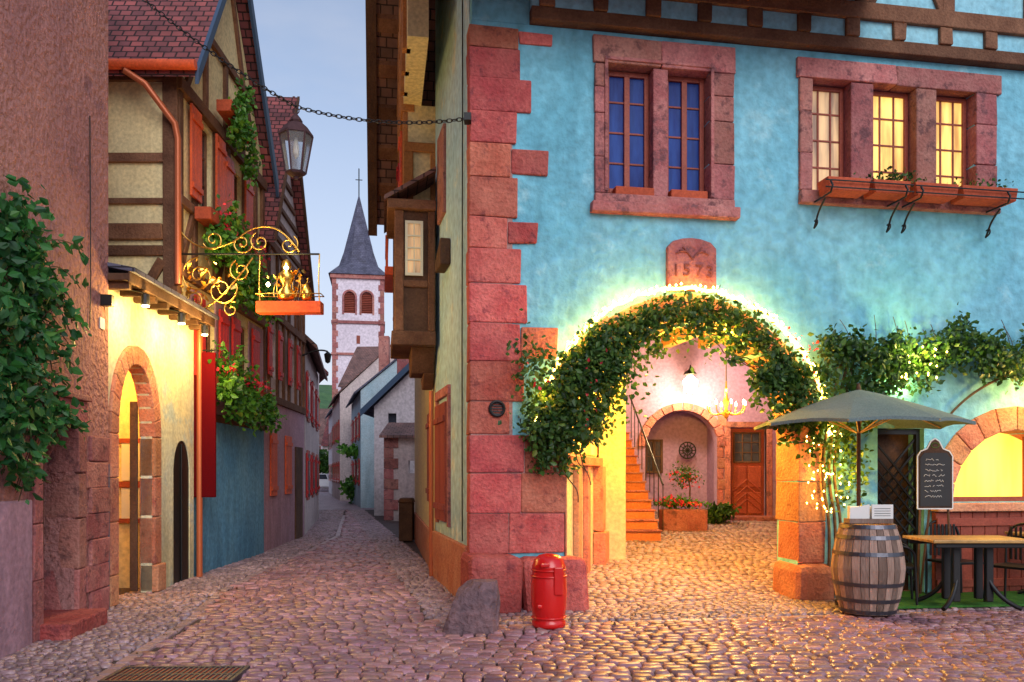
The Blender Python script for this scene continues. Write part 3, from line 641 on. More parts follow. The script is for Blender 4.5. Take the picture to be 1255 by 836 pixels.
# ============================================================ TERRACE OBJECTS
g=M('artificial_grass_mat',m_grass,None,Fr(4.2,8.95,1,.12)); g.box(0,4,0,1.1,.012,.035); g.done()
def barrel(cx,cy):
    b=top('wine_barrel',(cx,cy,0)); q=M('staves',m_barrel,b,W,.004)
    n=26; prof=[(.275,.02),(.325,.2),(.358,.38),(.37,.5),(.358,.62),(.325,.8),(.275,.96)]
    for k in range(n):
        a0=2*math.pi*k/n+.008; a1=2*math.pi*(k+1)/n-.008; i=len(q.v)
        for r,z in prof:
            for rr_,a in ((r,a0),(r,a1),(r-.03,a1),(r-.03,a0)): q.v.append((cx+rr_*math.cos(a),cy+rr_*math.sin(a),z))
        for j in range(len(prof)-1):
            for e in range(4): q.f.append([i+j*4+e,i+j*4+(e+1)%4,i+j*4+4+(e+1)%4,i+j*4+4+e])
        q.f.append([i,i+3,i+2,i+1]); e=i+4*(len(prof)-1); q.f.append([e,e+1,e+2,e+3])
    q.done()
    q=M('barrel_head',m_wood,b); q.lathe([(.27,.0),(.27,.02)],cx,cy,.92,26); q.lathe([(.27,.0),(.27,.02)],cx,cy,.05,26); q.done()
    q=M('hoops',m_hoop,b,W,0,False)
    def rad(z): return np.interp(z,[p[1] for p in prof],[p[0] for p in prof])+.006
    for z in (.03,.15,.32,.64,.81,.92):
        q.lathe([(rad(z),z),(rad(z+.04),z+.04)],cx,cy,0,40,cap=False)
    q.done(); return b
barrel(3.80,8.72)
mb=top('menu_box',(3.8,8.7,.97)); q=M('box_body',m_barrel,mb,Fr(3.55,8.58,1,.0),.004); q.box(0,.46,0,.16,.97,1.02); q.done()
q=M('menu_cards',m_paper,mb,Fr(3.55,8.58,1,.0),.002); q.prism([(.01,1.02),(.22,1.02),(.22,1.17),(.01,1.13)],.02,.03); q.prism([(.235,1.02),(.46,1.02),(.46,1.17),(.235,1.17)],.0,.012); q.box(.03,.43,.06,.13,1.02,1.15); q.done()
q=M('menu_lines',m_board,mb,Fr(3.55,8.58,1,.0))
for k in range(4): q.box(.26,.43,-.003,-.001,1.05+k*.025,1.055+k*.025)
q.done()
ub=top('patio_umbrella',(3.93,9.2,0)); cx,cy=3.93,9.25
q=M('pole',m_timber,ub,W,0,True); q.lathe([(.022,0),(.022,2.42),(.03,2.44),(.012,2.52)],cx,cy,0,12); q.done()
q=M('canopy',m_umb,ub); n=8
rim=[(1.16*math.cos(2*math.pi*k/8+.3),1.16*math.sin(2*math.pi*k/8+.3)) for k in range(8)]
for k in range(8):
    a=Vector((*rim[k],0)); b_=Vector((*rim[(k+1)%8],0)); i=len(q.v); nn=6
    for u in range(nn+1):
        for v in range(5):
            t=u/nn; w=v/4; p=(a*(1-w)+b_*w)*t; sag=.05*math.sin(math.pi*w)*t
            z=2.45-.40*t**1.15+sag*.6
            q.v.append((cx+p.x*(1-.04*math.sin(math.pi*w)*t),cy+p.y*(1-.04*math.sin(math.pi*w)*t),z))
    for u in range(nn):
        for v in range(4): q.f.append([i+u*5+v,i+(u+1)*5+v,i+(u+1)*5+v+1,i+u*5+v+1])
    i=len(q.v)
    for v in range(5):
        w=v/4; p=(a*(1-w)+b_*w); k_=1-.04*math.sin(math.pi*w); z=2.05+.03*math.sin(math.pi*w)
        q.v.append((cx+p.x*k_,cy+p.y*k_,z)); q.v.append((cx+p.x*k_,cy+p.y*k_,z-.035))
    for v in range(4): q.f.append([i+2*v,i+2*v+2,i+2*v+3,i+2*v+1])
q.done()
for k in range(8):
    tube('rib',[(cx,cy,2.42),(cx+rim[k][0]*.5,cy+rim[k][1]*.5,2.23),(cx+rim[k][0],cy+rim[k][1],2.035)],.009,m_wood,ub)
    tube('strut',[(cx,cy,1.95),(cx+rim[k][0]*.5,cy+rim[k][1]*.5,2.225)],.008,m_wood,ub)
q=M('umbrella_base',m_iron,ub); q.lathe([(.25,0),(.25,.05),(.05,.08),(.03,.3)],cx,cy,.0,20); q.done()
def table(cx,cy):
    t=top('bistro_table',(cx,cy,0)); q=M('table_top',m_wood,t,W,.008)
    for k in range(6): q.box(cx-.55,cx+.55,cy-.35+k*.117,cy-.35+(k+1)*.117-.006,.755,.79)
    q.done()
    q=M('pedestal',m_iron,t,W,.01); 
    q.box(cx-.5,cx+.5,cy-.3,cy-.26,.70,.753); q.box(cx-.5,cx+.5,cy+.26,cy+.3,.70,.753)
    for s in (-1,1): q.box(cx-.22+.0,cx-.14,cy+s*.1-.03,cy+s*.1+.03,.1,.75); q.box(cx+.14,cx+.22,cy+s*.1-.03,cy+s*.1+.03,.1,.75)
    q.done()
    for a in (-1,1):
        for b_ in (-1,1): tube('foot',[(cx+a*.17,cy+b_*.1,.35),(cx+a*.25,cy+b_*.18,.12),(cx+a*.42,cy+b_*.30,.05)],.025,m_iron,t,True)
table(5.02,9.0)
def chair(cx,cy,ang):
    c_=top('garden_chair',(cx,cy,0)); f=Fr(cx,cy,math.cos(ang),math.sin(ang))
    q=M('seat',m_iron,c_,f,.012); q.box(-.22,.22,-.22,.22,.43,.46)
    for k in range(7): q.prism([(-.19+k*.055,.50),(-.16+k*.055,.50),(-.155+k*.052,.88),(-.185+k*.052,.88)],.20,.215)
    q.done()
    tube('back_frame',[(-.24,.20,.0),(-.23,.2,.46),(-.24,.23,.75),(-.15,.25,.92),(.15,.25,.92),(.24,.23,.75),(.23,.2,.46),(.24,.2,0)],.014,m_iron,c_,True,f)
    for s in (-1,1): tube('arm',[(s*.24,.22,.72),(s*.27,.0,.70),(s*.26,-.2,.66),(s*.23,-.21,.44),(s*.23,-.23,0)],.014,m_iron,c_,True,f)
chair(4.36,9.35,R(70)); chair(5.72,9.25,R(-60)); chair(5.3,9.75,R(10))
table(6.55,9.6)
cb=top('menu_chalkboard',(5.0,9.55,0)); f=Fr(4.78,9.62,1,.1)
q=M('board_frame',m_timber,cb,f,.006)
pts=[(0,1.08),(.44,1.08),(.44,1.70),(.40,1.76),(.32,1.79),(.27,1.88),(.22,1.91),(.17,1.88),(.12,1.79),(.04,1.76),(0,1.70)]
q.prism(pts,0,.03); q.done()
q=M('board_edge',m_paper,cb,f); 
for a_,b_ in zip(pts,pts[1:]+pts[:1]): q.beam(a_[0],a_[1],b_[0],b_[1],.014,-.004,.002)
q.done()
q=M('board_face',m_board,cb,f); q.prism([(.03,1.11),(.41,1.11),(.41,1.68),(.36,1.74),(.08,1.74),(.03,1.68)],-.008,-.001); q.done()
rr=random.Random(2)
for r_ in range(8):
    z=1.66-.062*r_; x=.07+.03*rr.random(); e=.37-.08*rr.random()
    p=[]
    while x<e:
        p.append((x,-.012,z+rr.uniform(-.013,.013))); x+=.011
        if rr.random()<.15 and len(p)>2: tube('chalk_writing',p,.0022,m_chalk,cb,False,f); p=[]; x+=.015
    if len(p)>2: tube('chalk_writing',p,.0022,m_chalk,cb,False,f)
tube('crest_drawing',[(.22+.05*math.cos(k*.6),-.006,1.83+.03*math.sin(k*.6)) for k in range(12)],.003,m_leaf2,cb,True,f)
for s in (.05,.39): tube('easel_leg',[(s,.02,1.2),(s+(.05 if s>.2 else -.05),.0,0)],.014,m_timber,cb,False,f)
tube('easel_leg',[(.22,.03,1.5),(.22,.30,0)],.014,m_timber,cb,False,f)

# hydrant
hy=top('fire_hydrant',(.36,7.95,0)); q=M('body',m_hyd,hy,W,0,True)
q.lathe([(.15,0),(.165,.02),(.165,.06),(.150,.075),(.158,.09),(.172,.2),(.178,.35),(.172,.47),(.160,.565),(.166,.572),(.166,.60),(.155,.62),(.145,.66),(.10,.70),(.04,.715)],.36,7.97,0,32); q.done()
q=M('bands',m_hyd,hy,W,0,True)
for z,r_ in ((.10,.162),(.5,.172),(.56,.165)): q.torus((.36,7.97,z),r_,.010,(1,0,0),(0,1,0),32,8)
q.torus((.44,7.81,.40),.045,.014,(1,0,0),(0,0,1),16,8); q.done()
q=M('outlet_cover',m_hyd,hy,W,.012); q.box(.40,.49,7.785,7.83,.33,.60); q.box(.27,.36,7.78,7.84,.60,.64); q.box(.24,.29,7.80,7.85,.2,.24); q.done()
gs=bpy.data.meshes.new('guard_stone'); bm=bmesh.new(); bmesh.ops.create_icosphere(bm,subdivisions=4,radius=1)
for v in bm.verts:
    k=1+.22*mn.noise(v.co*1.3+Vector((3,1,0)))+.07*mn.noise(v.co*4)
    x,y,z_=v.co.x*k,v.co.y*k,v.co.z*k
    x=max(-.8,min(.82,x)); y=max(-.8,min(.8,y)); z_=min(z_,.86)
    tp=1-.30*max(0,z_)
    v.co=(x*.33*tp+.12*z_,y*.28*tp,z_*.54)
bm.to_mesh(gs); bm.free(); gs.materials.append(m_granite)
o=bpy.data.objects.new('guard_stone',gs); o.location=(-.40,7.88,.0); scene.collection.objects.link(o)

# ============================================================ NEIGHBOUR (timber, right side of street)
nh=top('half_timbered_house',(-1.5,13,0)); FN=Fr(*FS.w(3,0,0)[:2],-.16,1)
wall('street_wall',m_yelc,nh,FN,R4(-.02,7.5,-.2,6.9),[R4(.6,1.3,1.1,2.4)],-.4,0)
q=M('plinth',m_stoneo,nh,FN,.02); q.box(0,7,-.1,.04,-.1,.6); q.done()
shutter(nh,FN,.55,1.35,1.05,2.45,.01,m_wred,1)
q=M('jetty_wall',m_cream,nh,FN); q.box(0,5,-.3,.40,4.6,6.9); q.prism([(-1.9,6.9),(3.6,6.9),(.2,10.6),(-1.9,9.4)],.2,.46); q.done()
q=M('timber_frame',m_timbero,nh,FN,.012)
q.box(-.03,5.05,-.05,.52,4.45,4.62); q.box(-.02,5.03,.3,.50,6.8,7.0)
for x in (0,.55,1.1,1.7,2.3,3.0,3.8,4.8): q.box(x,x+.16,.38,.47,4.62,6.8); q.beam(x+.08,4.1,x+.08,4.45,.14,.0,.3)
for z in (5.3,6.1): q.box(0,5,.38,.455,z,z+.13)
for (a,b_) in ((.16,.9),(1.9,2.3),(3.1,3.8)): q.beam(a,4.65,b_,6.8,.12,.39,.462)
for z in (7.7,8.5,9.2): q.box(-1.8,2.3-(z-7.7)*.95,.4,.52,z,z+.14)
for x in (-1.6,-1,-.4,.3,1,1.7): q.box(x,x+.14,.4,.515,6.9,8.5)
q.box(-.06,-.02,-.05,.46,6.2,6.34); q.box(-.06,-.02,.32,.46,5.4,6.2); q.box(-.06,-.02,-.05,.07,5.4,6.2)
q.done()
q=M('roof',m_brown,nh,FN); q.slab([(.0,1.0,10.4),(.0,-5,10.4),(3.9,-5,6.45),(3.9,1.0,6.45)],.16); q.slab([(.0,1.0,10.4),(-3.9,1.0,6.9),(-3.9,-5,6.9),(.0,-5,10.4)],.16); q.done()
q=M('bargeboard',m_timber,nh,FN); q.slab([(.0,1.03,10.42),(.0,.86,10.42),(3.92,.86,6.44),(3.92,1.03,6.44)],.36); q.done()
q=M('rafters',m_timber2,nh,FN)
for k in range(7): q.slab([(.3+k*.5,.85,10.1-.5*k),(.45+k*.5,.85,9.95-.5*k),(.45+k*.5,.4,9.95-.5*k),(.3+k*.5,.4,10.1-.5*k)],.25)
q.done()
# oriel bay standing in front of the jetty
q=M('oriel_wall',m_timber,nh,FN); q.box(-.46,.9,.05,.55,3.5,5.2); q.done()
q=M('oriel',m_timber2,nh,FN,.02)
q.box(-.52,.95,.02,.64,3.3,3.5); q.box(-.56,1.0,.02,.70,5.2,5.34); q.box(-.50,-.38,.47,.60,3.5,5.2); q.box(-.50,-.462,.03,.13,3.5,5.2); q.box(-.495,-.462,.13,.47,4.12,4.22); q.box(.8,.94,.47,.60,3.5,5.2); q.box(-.38,.8,.555,.595,4.1,4.2)
q.prism([(-.35,3.3),(.75,3.3),(.5,2.95),(-.1,2.95)],.02,.36); q.prism([(-.2,2.95),(.6,2.95),(.3,2.75),(.1,2.75)],.02,.18); q.done()
q=M('oriel_roof',m_brown,nh,FN); q.slab([(-.6,.74,5.36),(1.05,.74,5.36),(1.05,.02,5.8),(-.6,.02,5.8)],.06); q.done()
m_ww=plain('white_window_wood',(.75,.7,.52),.5)
fo=Fr(*FN.w(-.462,.0,0)[:2],FN.y[0],FN.y[1])
q=M('oriel_window_frame',m_ww,nh,fo)
q.box(.20,.235,.02,.045,4.28,5.05); q.box(.415,.45,.02,.045,4.28,5.05); q.box(.235,.415,.02,.045,4.28,4.32); q.box(.235,.415,.02,.045,5.01,5.05); q.box(.318,.332,.02,.04,4.32,5.01)
for z_ in (4.5,4.67,4.84): q.box(.235,.415,.021,.041,z_-.01,z_+.01)
q.done()
q=M('oriel_window_glass',m_curt2,nh,fo); q.box(.21,.44,.003,.016,4.29,5.04); q.done()
q=M('balcony',m_shuto,nh,FN,.01); q.box(2.7,4.2,.46,.72,5.05,5.2); 
for k in range(9): q.box(2.7+k*.18,2.78+k*.18,.66,.70,5.2,5.7)
q.box(2.7,4.2,.65,.71,5.7,5.76); q.done()
tube('downpipe',[(-.10,.06,0),(-.10,.06,2.7)],.035,m_copper,nh,False,FN)
shutter(nh,FN,.2,.55,5.7,6.6,.47,m_shuto,1); shutter(nh,FN,1.75,2.2,6.0,6.7,.47,m_shut,1)
bn=top('waste_bin',(-2.25,17.2,0)); q=M('bin_body',m_timber,bn,W,.02); q.box(-2.5,-2.2,18,18.4,0,.85); q.prism([(-2.52,.85),(-2.18,.85),(-2.22,.95),(-2.48,.95)],17.97,18.43); q.done()

# ============================================================ PINK HOUSE
ph=top('pink_house',(-4,6,0)); FP=Fr(-3.41,0,-.115,1); k_=1.0066
wall('street_wall',m_pink,ph,FP,R4(-1,8.98*k_,-.2,9.5),[R4(7.38,8.14,-.15,2.02)],0,.5)
q=M('end_wall',m_pink,ph,FP); q.box(8.6,9.03,.5,5,-.2,9.5); q.done()
q=M('lower_render',m_lilac,ph,FP,.015); q.box(-1,7.16,-.05,-.003,-.1,1.27); q.done()
q=M('door_surround',m_stone2,ph,FP,.012)
z=0
for h in (.55,.5,.45,.48): q.box(7.2,7.38,-.045,.3,z+.003,z+h-.003,.006); q.box(8.14,8.34,-.045,.3,z+.003,z+h-.003,.006); z+=h
q.box(7.18,8.36,-.05,.3,1.99,2.22); q.box(7.16,8.38,-.09,.1,2.224,2.28)
for k in range(7): q.box(8.5-.12*(k%2),9.0,-.03,.1,.0+k*.27,.266+k*.27,.008)
q.done()
q=M('door_step',m_stone,ph,FP,.02); q.box(7.3,8.2,-.30,.3,-.05,.15); q.done()
q=M('door',m_timber2,ph,FP,.008); q.box(7.38,8.14,.28,.34,.15,2.0); q.box(7.46,7.74,.25,.278,.3,1.0); q.box(7.8,8.06,.25,.278,.3,1.0); q.box(7.46,7.74,.25,.278,1.1,1.9); q.box(7.8,8.06,.25,.278,1.1,1.9); q.done()
q=M('wall_lamp',m_iron,ph,FP,.004); q.box(8.80,8.88,-.12,-.003,3.3,3.42); q.done()
q=M('number_plate',m_paper,ph,FP,.002); q.box(8.78,8.90,-.015,-.003,3.05,3.17); q.done()
tube('wall_cable',[(8.5,-.012,3.0),(8.52,-.012,3.6),(8.5,-.012,5.2)],.006,m_iron,ph,False,FP)
vp=top('climbing_plant',FP.w(6.7,0,2.6))
P=[]
for (x,z,rx,rz,n) in ((6.5,3.3,.30,.3,300),(6.6,2.9,.32,.26,300),(6.5,2.4,.28,.3,260),(6.4,1.9,.35,.3,340),(6.85,1.75,.25,.22,170),(7.05,3.1,.25,.16,120),(6.95,2.5,.2,.15,80),(6.0,2.6,.45,.9,850),(6.7,3.6,.2,.2,90)):
    P+=blob(FP,x,-.18,z,rx,.14,rz,n,7)
for k in range(30):
    x=random.uniform(6.3,6.9); z=random.uniform(1.7,3.5); e=random.uniform(.3,1.1); dz=random.uniform(-.3,.35)
    p=[(x,-.05,z-.5),(x+.1,-.14,z),(x+.15+e*.4,-.2,z+.22),(x+.15+e,-.14,z+dz)]
    tube('plant_stem',p,.005,m_twig,vp,True,FP)
    for j in range(28):
        t=j/27; a=(1-t)**2; b_=2*t*(1-t); c=t*t
        P.append(FP.w(a*p[1][0]+b_*p[2][0]+c*p[3][0]+random.gauss(0,.03),-.16+random.gauss(0,.03),a*p[1][2]+b_*p[2][2]+c*p[3][2]+random.gauss(0,.03)))
leaves('plant_leaves',P,.095,m_leaf3,vp,nb=(1,-.3,.3))

# ============================================================ ANNEX
an=top('yellow_annex',(-4.5,9,0)); FB=Fr(-4.5,8.97,-.03,1)
def gothic(cx,r,zs,z0,h,n=14):
    p=[(cx-r,z0)]
    for k in range(n+1):
        t=k/n; p.append((cx-r*math.cos(t*math.pi/2)**.9 if k<n else cx,zs+h*math.sin(t*math.pi/2)))
    for k in range(n-1,-1,-1):
        t=k/n; p.append((cx+r*math.cos(t*math.pi/2)**.9,zs+h*math.sin(t*math.pi/2)))
    p.append((cx+r,z0)); return p
wall('street_wall',m_yel,an,FB,R4(-.1,2.78,-.2,3.6),[gothic(.82,.5,1.95,-.15,.85),gothic(2.32,.30,1.5,-.15,.45)],0,.14)
q=M('arch_stones',m_stoneo,an,FB,.014)
go=gothic(.82,.71,1.95,0,1.08,7); gi=gothic(.82,.5,1.95,0,.85,7)
for k in range(1,len(go)-2): q.prism([gi[k],go[k],go[k+1],gi[k+1]],-.04,.16)
for z0,z1 in ((0,.35),(.35,.95),(.95,1.45),(1.45,1.95)):
    q.box(1.32,1.53+(.05 if z0==0 else 0),-.04-(.04 if z0==0 else 0),.16,z0+.003,z1-.003); q.box(.11,.32,-.04,.16,z0+.003,z1-.003)
q.done()
q=M('iron_door',m_iron,an,FB,.006); q.prism(gothic(2.32,.30,1.5,0,.45),.01,.04); q.box(2.30,2.33,-.01,.01,0,1.9); q.done()
q=M('open_door_leaf',m_timber,an,FB,.01); q.box(.34,.39,.02,.5,.02,2.6); q.box(1.27,1.31,.165,.26,.02,2.4); q.done()
q=M('interior',m_yelc,an,FB); q.box(-.1,2.0,1.5,1.6,-.1,3.5); q.box(-.1,0,.15,1.5,-.1,3.5); q.box(1.9,2.0,.15,1.5,-.1,3.5); q.box(-.1,2.0,.15,1.6,3.3,3.4); q.done()
q=M('poster_panels',m_paper,an,FB); q.box(1.86,1.895,.30,.62,.9,1.3); q.box(1.86,1.895,.30,.62,1.4,1.9); q.done()
q=M('poster_frames',m_wred,an,FB); q.box(1.85,1.897,.25,.67,.84,.9); q.box(1.85,1.897,.25,.67,1.31,1.39); q.box(1.85,1.897,.25,.67,1.9,1.96); q.done()
lamp('annex_interior_light',FB.w(1.2,.7,2.8),75,(1,.52,.10),parent=an)
q=M('eave',m_timber,an,FB,.01); q.box(-.02,2.8,-.28,.1,3.62,3.70); q.box(-.02,2.8,-.30,-.281,3.60,3.76)
for k in range(8): q.box(.05+k*.36,.13+k*.36,-.26,0,3.54,3.618)
q.done()
q=M('roof',m_slate,an,FB); q.slab([(-.02,-.36,3.76),(2.80,-.36,3.76),(2.80,2.5,4.3),(-.02,2.5,4.3)],.05); q.done()
tube('downpipe',[(.02,-.04,0),(.02,-.04,1.6)],.025,plain('blue_pipe',(.05,.12,.2),.5),an,False,FB)
for x in (.35,1.45,2.3):
    q=M('spotlight',m_iron,an,FB); q.lathe([(.05,0),(.045,.12),(.01,.14)],x,-.32,3.42,10); q.done()
    q=M('spotlight_bulb',m_lampb,an,FB); q.lathe([(.04,0),(.04,.01)],x,-.32,3.405,10); q.done()
    tube('spot_arm',[(x,-.1,3.6),(x,-.3,3.58),(x,-.32,3.54)],.01,m_iron,an,True,FB)
    lamp('spotlight_light',FB.w(x,-.40,3.36),46,(1,.64,.18),.04,an)
lamp('street_spill_light',FB.w(1.8,-.9,3.3),45,(1,.56,.16),.1,an)

# ============================================================ GABLED HOUSE B
gb=top('gabled_timber_house',(-4.65,11.3,0)); FB2=Fr(-4.65,11.3,-.015,1)
wall('street_wall',m_cream,gb,FB2,[(0,2.35),(4.1,2.35),(4.1,7.3),(2.05,10.2),(0,6.9)],[R4(.75,1.35,5.5,6.75),R4(2.2,2.8,5.5,6.6),R4(.9,1.5,2.95,4.05),R4(2.55,3.2,2.95,4.05)],0,.35)
wall('ground_floor_wall',m_pblue,gb,FB2,R4(.48,4.1,-.2,2.35),[],-.03,.35)
q=M('first_floor_render',m_lilac,gb,FB2); q.box(.45,.899,-.02,-.003,2.4,4.2); q.box(1.5,2.55,-.02,-.003,2.4,4.2); q.box(3.2,4.09,-.02,-.003,2.4,4.2); q.done()
q=M('timber_frame',m_timber2,gb,FB2,.01)
q.box(-.02,4.12,-.06,.1,2.3,2.42); q.box(-.02,4.12,-.08,.1,4.25,4.42); q.box(-.02,4.12,-.07,.1,5.25,5.38); q.box(-.02,4.12,-.09,.1,6.82,7.0); q.box(.6,3.5,-.07,.1,8.1,8.22)
for x in (0,.55,1.42,2.0,2.86,3.5,3.95): q.box(x,x+.13,-.055,.1,4.42,6.82)
for x in (1.0,1.9,2.8): q.box(x,x+.12,-.055,.1,7.0,8.1)
for (a,za,b_,zb) in ((.14,4.45,.55,5.25),(1.55,4.45,2.0,5.25),(3.1,6.8,3.5,5.4),(.3,7.0,1.0,8.1),(3.7,7.0,3.0,8.1),(1.2,8.2,2.05,9.9),(2.9,8.2,2.1,9.9)): q.beam(a,za,b_,zb,.12,-.05,.1)
q.done()
FBn=Fr(-4.65,11.3,-1,0)
q=M('end_wall',m_cream,gb,FBn); q.box(.02,5,-.3,-.0,3.0,7.0); q.done()
q=M('end_timber_frame',m_timber2,gb,FBn,.012)
q.box(-.04,.17,-.1,.05,3.0,7.05,.01); q.box(.95,1.1,-.1,.05,3.0,7.0,.01); q.box(.17,5,-.1,.045,5.8,5.93,.008); q.box(.17,5,-.1,.045,5.22,5.30,.006); q.box(.17,5,-.1,.06,4.72,4.95,.01); q.box(.17,5,-.1,.055,4.5,4.64,.01); q.box(.17,5,-.1,.055,6.92,7.08,.01)
q.beam(.18,4.45,.62,3.7,.14,-.05,.05); q.box(2,2.15,-.1,.05,3,7); q.done()
VO=-.2
q=M('roof',m_tile,gb,FB2); q.slab([(-.3,-.38,6.95),(-.3,6,6.95),(2.05,6,10.65),(2.05,-.38,10.65)],.1); q.slab([(4.35,VO,7.1),(4.35,6,7.1),(2.05,6,10.65),(2.05,VO,10.65)],.1); q.done()
m_verge=plain('slate_blue_paint',(.04,.08,.15),.6)
q=M('bargeboards',m_verge,gb,FB2); q.slab([(-.3,-.42,6.95),(-.3,-.37,6.95),(2.05,-.37,10.66),(2.05,-.42,10.66)],.20); q.slab([(4.36,VO-.04,7.10),(4.36,VO+.01,7.10),(2.05,VO+.01,10.66),(2.05,VO-.04,10.66)],.30); q.done()
tube('gutter',[(-.36,-.4,6.98),(-.36,4,6.98)],.07,m_shuto,gb,False,FB2)
tube('downpipe',[(-.36,.55,6.9),(-.3,.3,6.75),(-.1,-.02,6.3),(-.07,-.05,6.1),(-.07,-.05,4.1)],.045,m_copper,gb,False,FB2)
tube('downpipe',[(.52,-.13,4.1),(.52,-.13,0)],.045,m_copper,gb,False,FB2)
for (a,b_,z0,z1) in ((.75,1.35,5.5,6.75),(2.2,2.8,5.5,6.6),(.9,1.5,2.95,4.05),(2.55,3.2,2.95,4.05)):
    window(gb,FB2,a,b_,z0,z1,.06,2,3,m_timber2,m_glassd)
    mm=m_shuto if z0>5 else m_shut
    shutter(gb,FB2,a-.42,a-.02,z0-.03,z1+.03,-.06,mm); shutter(gb,FB2,b_+.02,b_+.42,z0-.03,z1+.03,-.06,mm)
q=M('window_planters',m_terra,gb,FB2,.01)
for (a,b_,z) in ((.4,1.8,5.15),(2.1,3.2,5.1),(.5,1.9,2.75),(2.1,3.6,2.75),(1.3,2.6,7.1)): q.box(a,b_,-.34,-.10,z,z+.18)
q.done()
wp=top('window_plants',FB2.w(2,-.3,4)); P=[]
P+=blob(FB2,.9,-.36,5.0,.4,.13,.38,800,14)+blob(FB2,1.9,-.36,4.75,.5,.13,.4,800,14)+blob(FB2,2.9,-.34,4.6,.4,.13,.35,500,10)
P+=blob(FB2,1.0,-.36,2.8,.4,.14,.38,700,14)+blob(FB2,2.2,-.36,2.72,.45,.14,.36,700,12)+blob(FB2,3.2,-.34,2.7,.4,.13,.32,600,10)
P+=blob(FB2,1.7,-.38,7.15,.35,.13,.38,700,12)+blob(FB2,2.1,-.36,6.6,.15,.1,.3,200,6)
leaves('plant_leaves',P,.095,m_leaf2,wp,nb=(.8,-.7,.3))
leaves('geranium_flowers',blob(FB2,.9,-.42,5.2,.4,.1,.15,60)+blob(FB2,2.0,-.42,5.1,.5,.1,.15,60)+blob(FB2,1.0,-.42,3.0,.4,.1,.12,60)+blob(FB2,2.3,-.42,2.98,.6,.1,.12,80),.07,m_flower,wp)
bn=top('red_banner',FB2.w(.55,-.2,2.2)); q=M('banner_cloth',m_ban,bn,Fr(-4.69,11.80,1,0),.012); q.box(.05,.40,0,.05,1.15,3.25); q.done(); tube('banner_rod',[(-4.7,11.825,3.28),(-4.26,11.825,3.28)],.012,m_iron,bn)
# gilded sign
gs=top('wrought_iron_sign',(-3.6,11.3,4.3)); FG=Fr(-4.66,11.36,1,0)
def spiral(cx,cz,r0,turns,a0,sg=1,n=30):
    return [(cx+r0*(1-t/n*.85)*math.cos(a0+sg*2*math.pi*turns*t/n),0,cz+r0*(1-t/n*.85)*math.sin(a0+sg*2*math.pi*turns*t/n)) for t in range(n+1)]
def gt(p,r=.012,m=m_gold): tube('scroll',p,r,m,gs,True,FG)
tube('main_bar',[(0,0,4.55),(1.98,0,4.55)],.014,m_iron,gs,False,FG)
gt([(0,0,4.95),(.1,.0,4.75),(.45,0,4.6),(.8,0,4.72),(1.0,0,4.9),(1.3,0,4.95),(1.55,0,4.8),(1.7,0,4.58)])
gt(spiral(.30,4.25,.26,1.6,1.6)); gt(spiral(.62,4.05,.22,1.5,.4,-1)); gt(spiral(.22,3.92,.18,1.5,2.5)); gt(spiral(.5,4.75,.15,1.4,3.5)); gt(spiral(.9,4.70,.15,1.5,0,-1)); gt(spiral(1.15,4.72,.14,1.4,2)); gt(spiral(.88,4.32,.16,1.5,2,1)); gt(spiral(1.55,4.68,.14,1.4,1,-1)); gt(spiral(.75,3.78,.12,1.3,1))
gt([(0,0,3.7),(.2,0,3.72),(.5,0,3.85),(.8,0,4.15),(1.05,0,4.5)],.014)
for x in (1.15,1.98): tube('hanger',[(x,0,4.55),(x-.02,0,4.1),(x,0,3.9)],.009,m_gold,gs,True,FG)
q=M('sign_board',m_shuto,gs,FG,.01); q.box(1.12,2.02,-.10,.10,3.72,3.88); q.done()
tube('board_rail',[(1.12,-.1,3.98),(1.12,.1,3.98),(2.02,.1,3.98),(2.02,-.1,3.98),(1.12,-.1,3.98)],.008,m_gold,gs,False,FG)
q=M('gilded_ornament',m_gold,gs,FG,0,True); q.lathe([(.02,0),(.11,.02),(.13,.1),(.05,.2),(.1,.28),(.12,.36),(.05,.42),(.07,.47),(.06,.54),(.01,.58)],1.52,0,3.9,14); q.lathe([(.02,0),(.07,.02),(.08,.12),(.03,.22),(.01,.25)],1.8,0,3.9,12); q.done()
for k in range(9): gt([(1.35+k*.05,0,3.95),(1.32+k*.06,0,4.1),(1.38+k*.05+.04*(-1)**k,0,4.22)],.008)
lv=leaves('gilded_leaves',blob(FG,.4,0,4.15,.35,.03,.3,60)+blob(FG,1.5,0,4.2,.25,.03,.2,40),.09,m_gold,gs)
lamp('sign_light',FG.w(1.55,-.22,4.45),16,(1,.7,.25),.03,gs); 
q=M('sign_bulb',m_lampb,gs,FG,0,True); q.lathe([(.01,-.03),(.035,0),(.01,.03)],1.55,-.12,4.33,10); q.lathe([(.01,-.03),(.03,0),(.01,.03)],1.3,-.12,4.1,10); q.done()
lamp('sign_light',FG.w(.5,-.3,4.2),16,(1,.7,.25),.03,gs)

